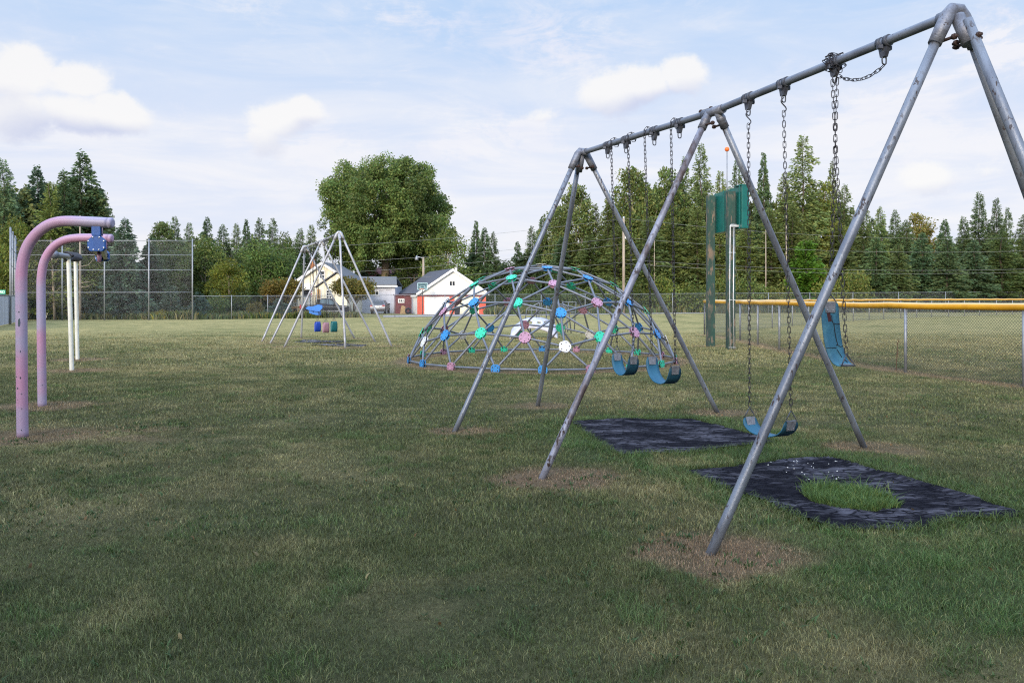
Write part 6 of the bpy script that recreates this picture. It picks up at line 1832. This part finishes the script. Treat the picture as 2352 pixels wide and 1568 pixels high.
bare_trunk(1806, 470, 710, 89.5, .09, 'grey birch stem behind the low belt chain')


def mass(name, label, spots, behind=False):
    """the depth of the wood, one mass behind the trees that stand out"""
    rng = np.random.default_rng(123); VV, CC = [], []
    protos = []
    for sd, a in ((201, 'c'), (202, 'c'), (203, 'l'), (204, 'l'), (205, 'b')):
        if a == 'c': protos.append((conifer(sd, 15, 3.2, 150, 26, .3, .02, .7, (.080, .115, .050), .95, .55), 15, 3.2))
        elif a == 'l': protos.append((conifer(sd, 15, 2.4, 150, 22, .15, .02, .58, (.110, .135, .048), .85, .52), 15, 2.4))
        else: protos.append((broadleaf(sd, 12, 3.6, 40, 60, (.10, .135, .042), .42, .02, 1.0, .32), 12, 3.6))
    for x, y, H, w in spots:
        (V, c), h, r = protos[rng.integers(len(protos))]
        a = rng.random() * 6.28; s = np.array(((math.cos(a), -math.sin(a), 0), (math.sin(a), math.cos(a), 0), (0, 0, 1)))
        q = (V @ s.T) * np.array((w / r, w / r, H / h)) + np.array((x, y, 0)); VV.append(q); CC.append(c * (.75 + .5 * rng.random()))
    me = raw_mesh(name, np.concatenate(VV), [(0, 1, 2, 3)], np.concatenate(CC), M['needle'])
    return tag(link(name, me), label, 'wood', kind='stuff')


rg = random.Random(31); spots = []
sky_px = [-80, 0, 60, 140, 230, 260, 300, 350, 440, 560, 640, 700, 740, 1000, 1060, 1120, 1170, 1230, 1300, 1330, 1400, 1450, 1540, 1620, 1700, 1780, 1850, 1910, 1960, 2040, 2120, 2200, 2300, 2420, 2560]
sky_y = [415, 420, 425, 415, 430, 520, 540, 540, 545, 545, 540, 555, 560, 600, 590, 575, 600, 560, 490, 450, 490, 420, 430, 410, 430, 430, 420, 440, 480, 510, 520, 530, 525, 530, 520]
for k in range(240):
    px = rg.uniform(-80, 2560) if k < 205 else rg.uniform(-40, 250)
    d = rg.uniform(78, 92) if px < 700 else rg.uniform(101, 118)
    if px < 260: d = rg.uniform(64, 76)
    top = np.interp(px, sky_px, sky_y) + rg.uniform(0, 60)
    if 720 < px < 1050: top = max(top, 600)
    spots.append((Xat(px, d), d, Zat(top, d), rg.uniform(55, 95) / 2 / F * d))
mass('woodland', 'dense mixed wood closing the far side of the field', spots)
spots = []
for k in range(58):
    a = R(rg.uniform(95, 300)); rad = rg.uniform(15, 34); spots.append((math.sin(a) * rad * 1.25, math.cos(a) * rad - 2, rg.uniform(10, 15), rg.uniform(2.4, 3.5)))
mass('woodland', 'tall wood at the photographer\'s back, shading the playground', [s for s in spots if s[1] < -8])


def rough_growth():
    """tall weeds between the back fence and the wood"""
    rng = np.random.default_rng(3); n = 42000
    px = rng.uniform(-60, 2500, n); t = rng.random(n)
    d0 = np.interp(px, [443, 900, 1243, 1600, 2345, 2560], [58.7, 65.5, 72, 81, 93, 98]) + .6
    house = (px > 660) & (px < 1125)
    d = d0 + np.where(px < 440, 2.2, np.where(house, 2.5, np.where(px > 1125, 12, 9))) * t + np.where((px > 850) & (px < 1640), 4.2, 0) * np.where(house, 1.5, 1.0)
    x = (px - 1176) / F * d
    ok = ~(house & (px > 830) & (px < 1112)); x, d, px = x[ok], d[ok], px[ok]; n = len(x)
    h = (.25 + .75 * fbm(x, d, .35, 3, 5)) * (.5 + .8 * rng.random(n)) * np.where(px > 1125, .95, .75)
    c = np.where((rng.random(n) < .4)[:, None], np.array((.15, .14, .055)), np.array((.075, .11, .034))) * (.65 + .7 * rng.random(n))[:, None]
    c = np.where((rng.random(n) < .03)[:, None], np.array((.35, .28, .03)), c)
    me = raw_mesh('undergrowth', blades(rng, x, d, h, .07 + .08 * rng.random(n), c, (.1, .7)), [(0, 1, 3), (0, 3, 2), (2, 3, 4)], c, M['blade'])
    tag(link('undergrowth', me), 'tall weeds and rough grass along the back fence', 'weeds', kind='stuff')


rough_growth()
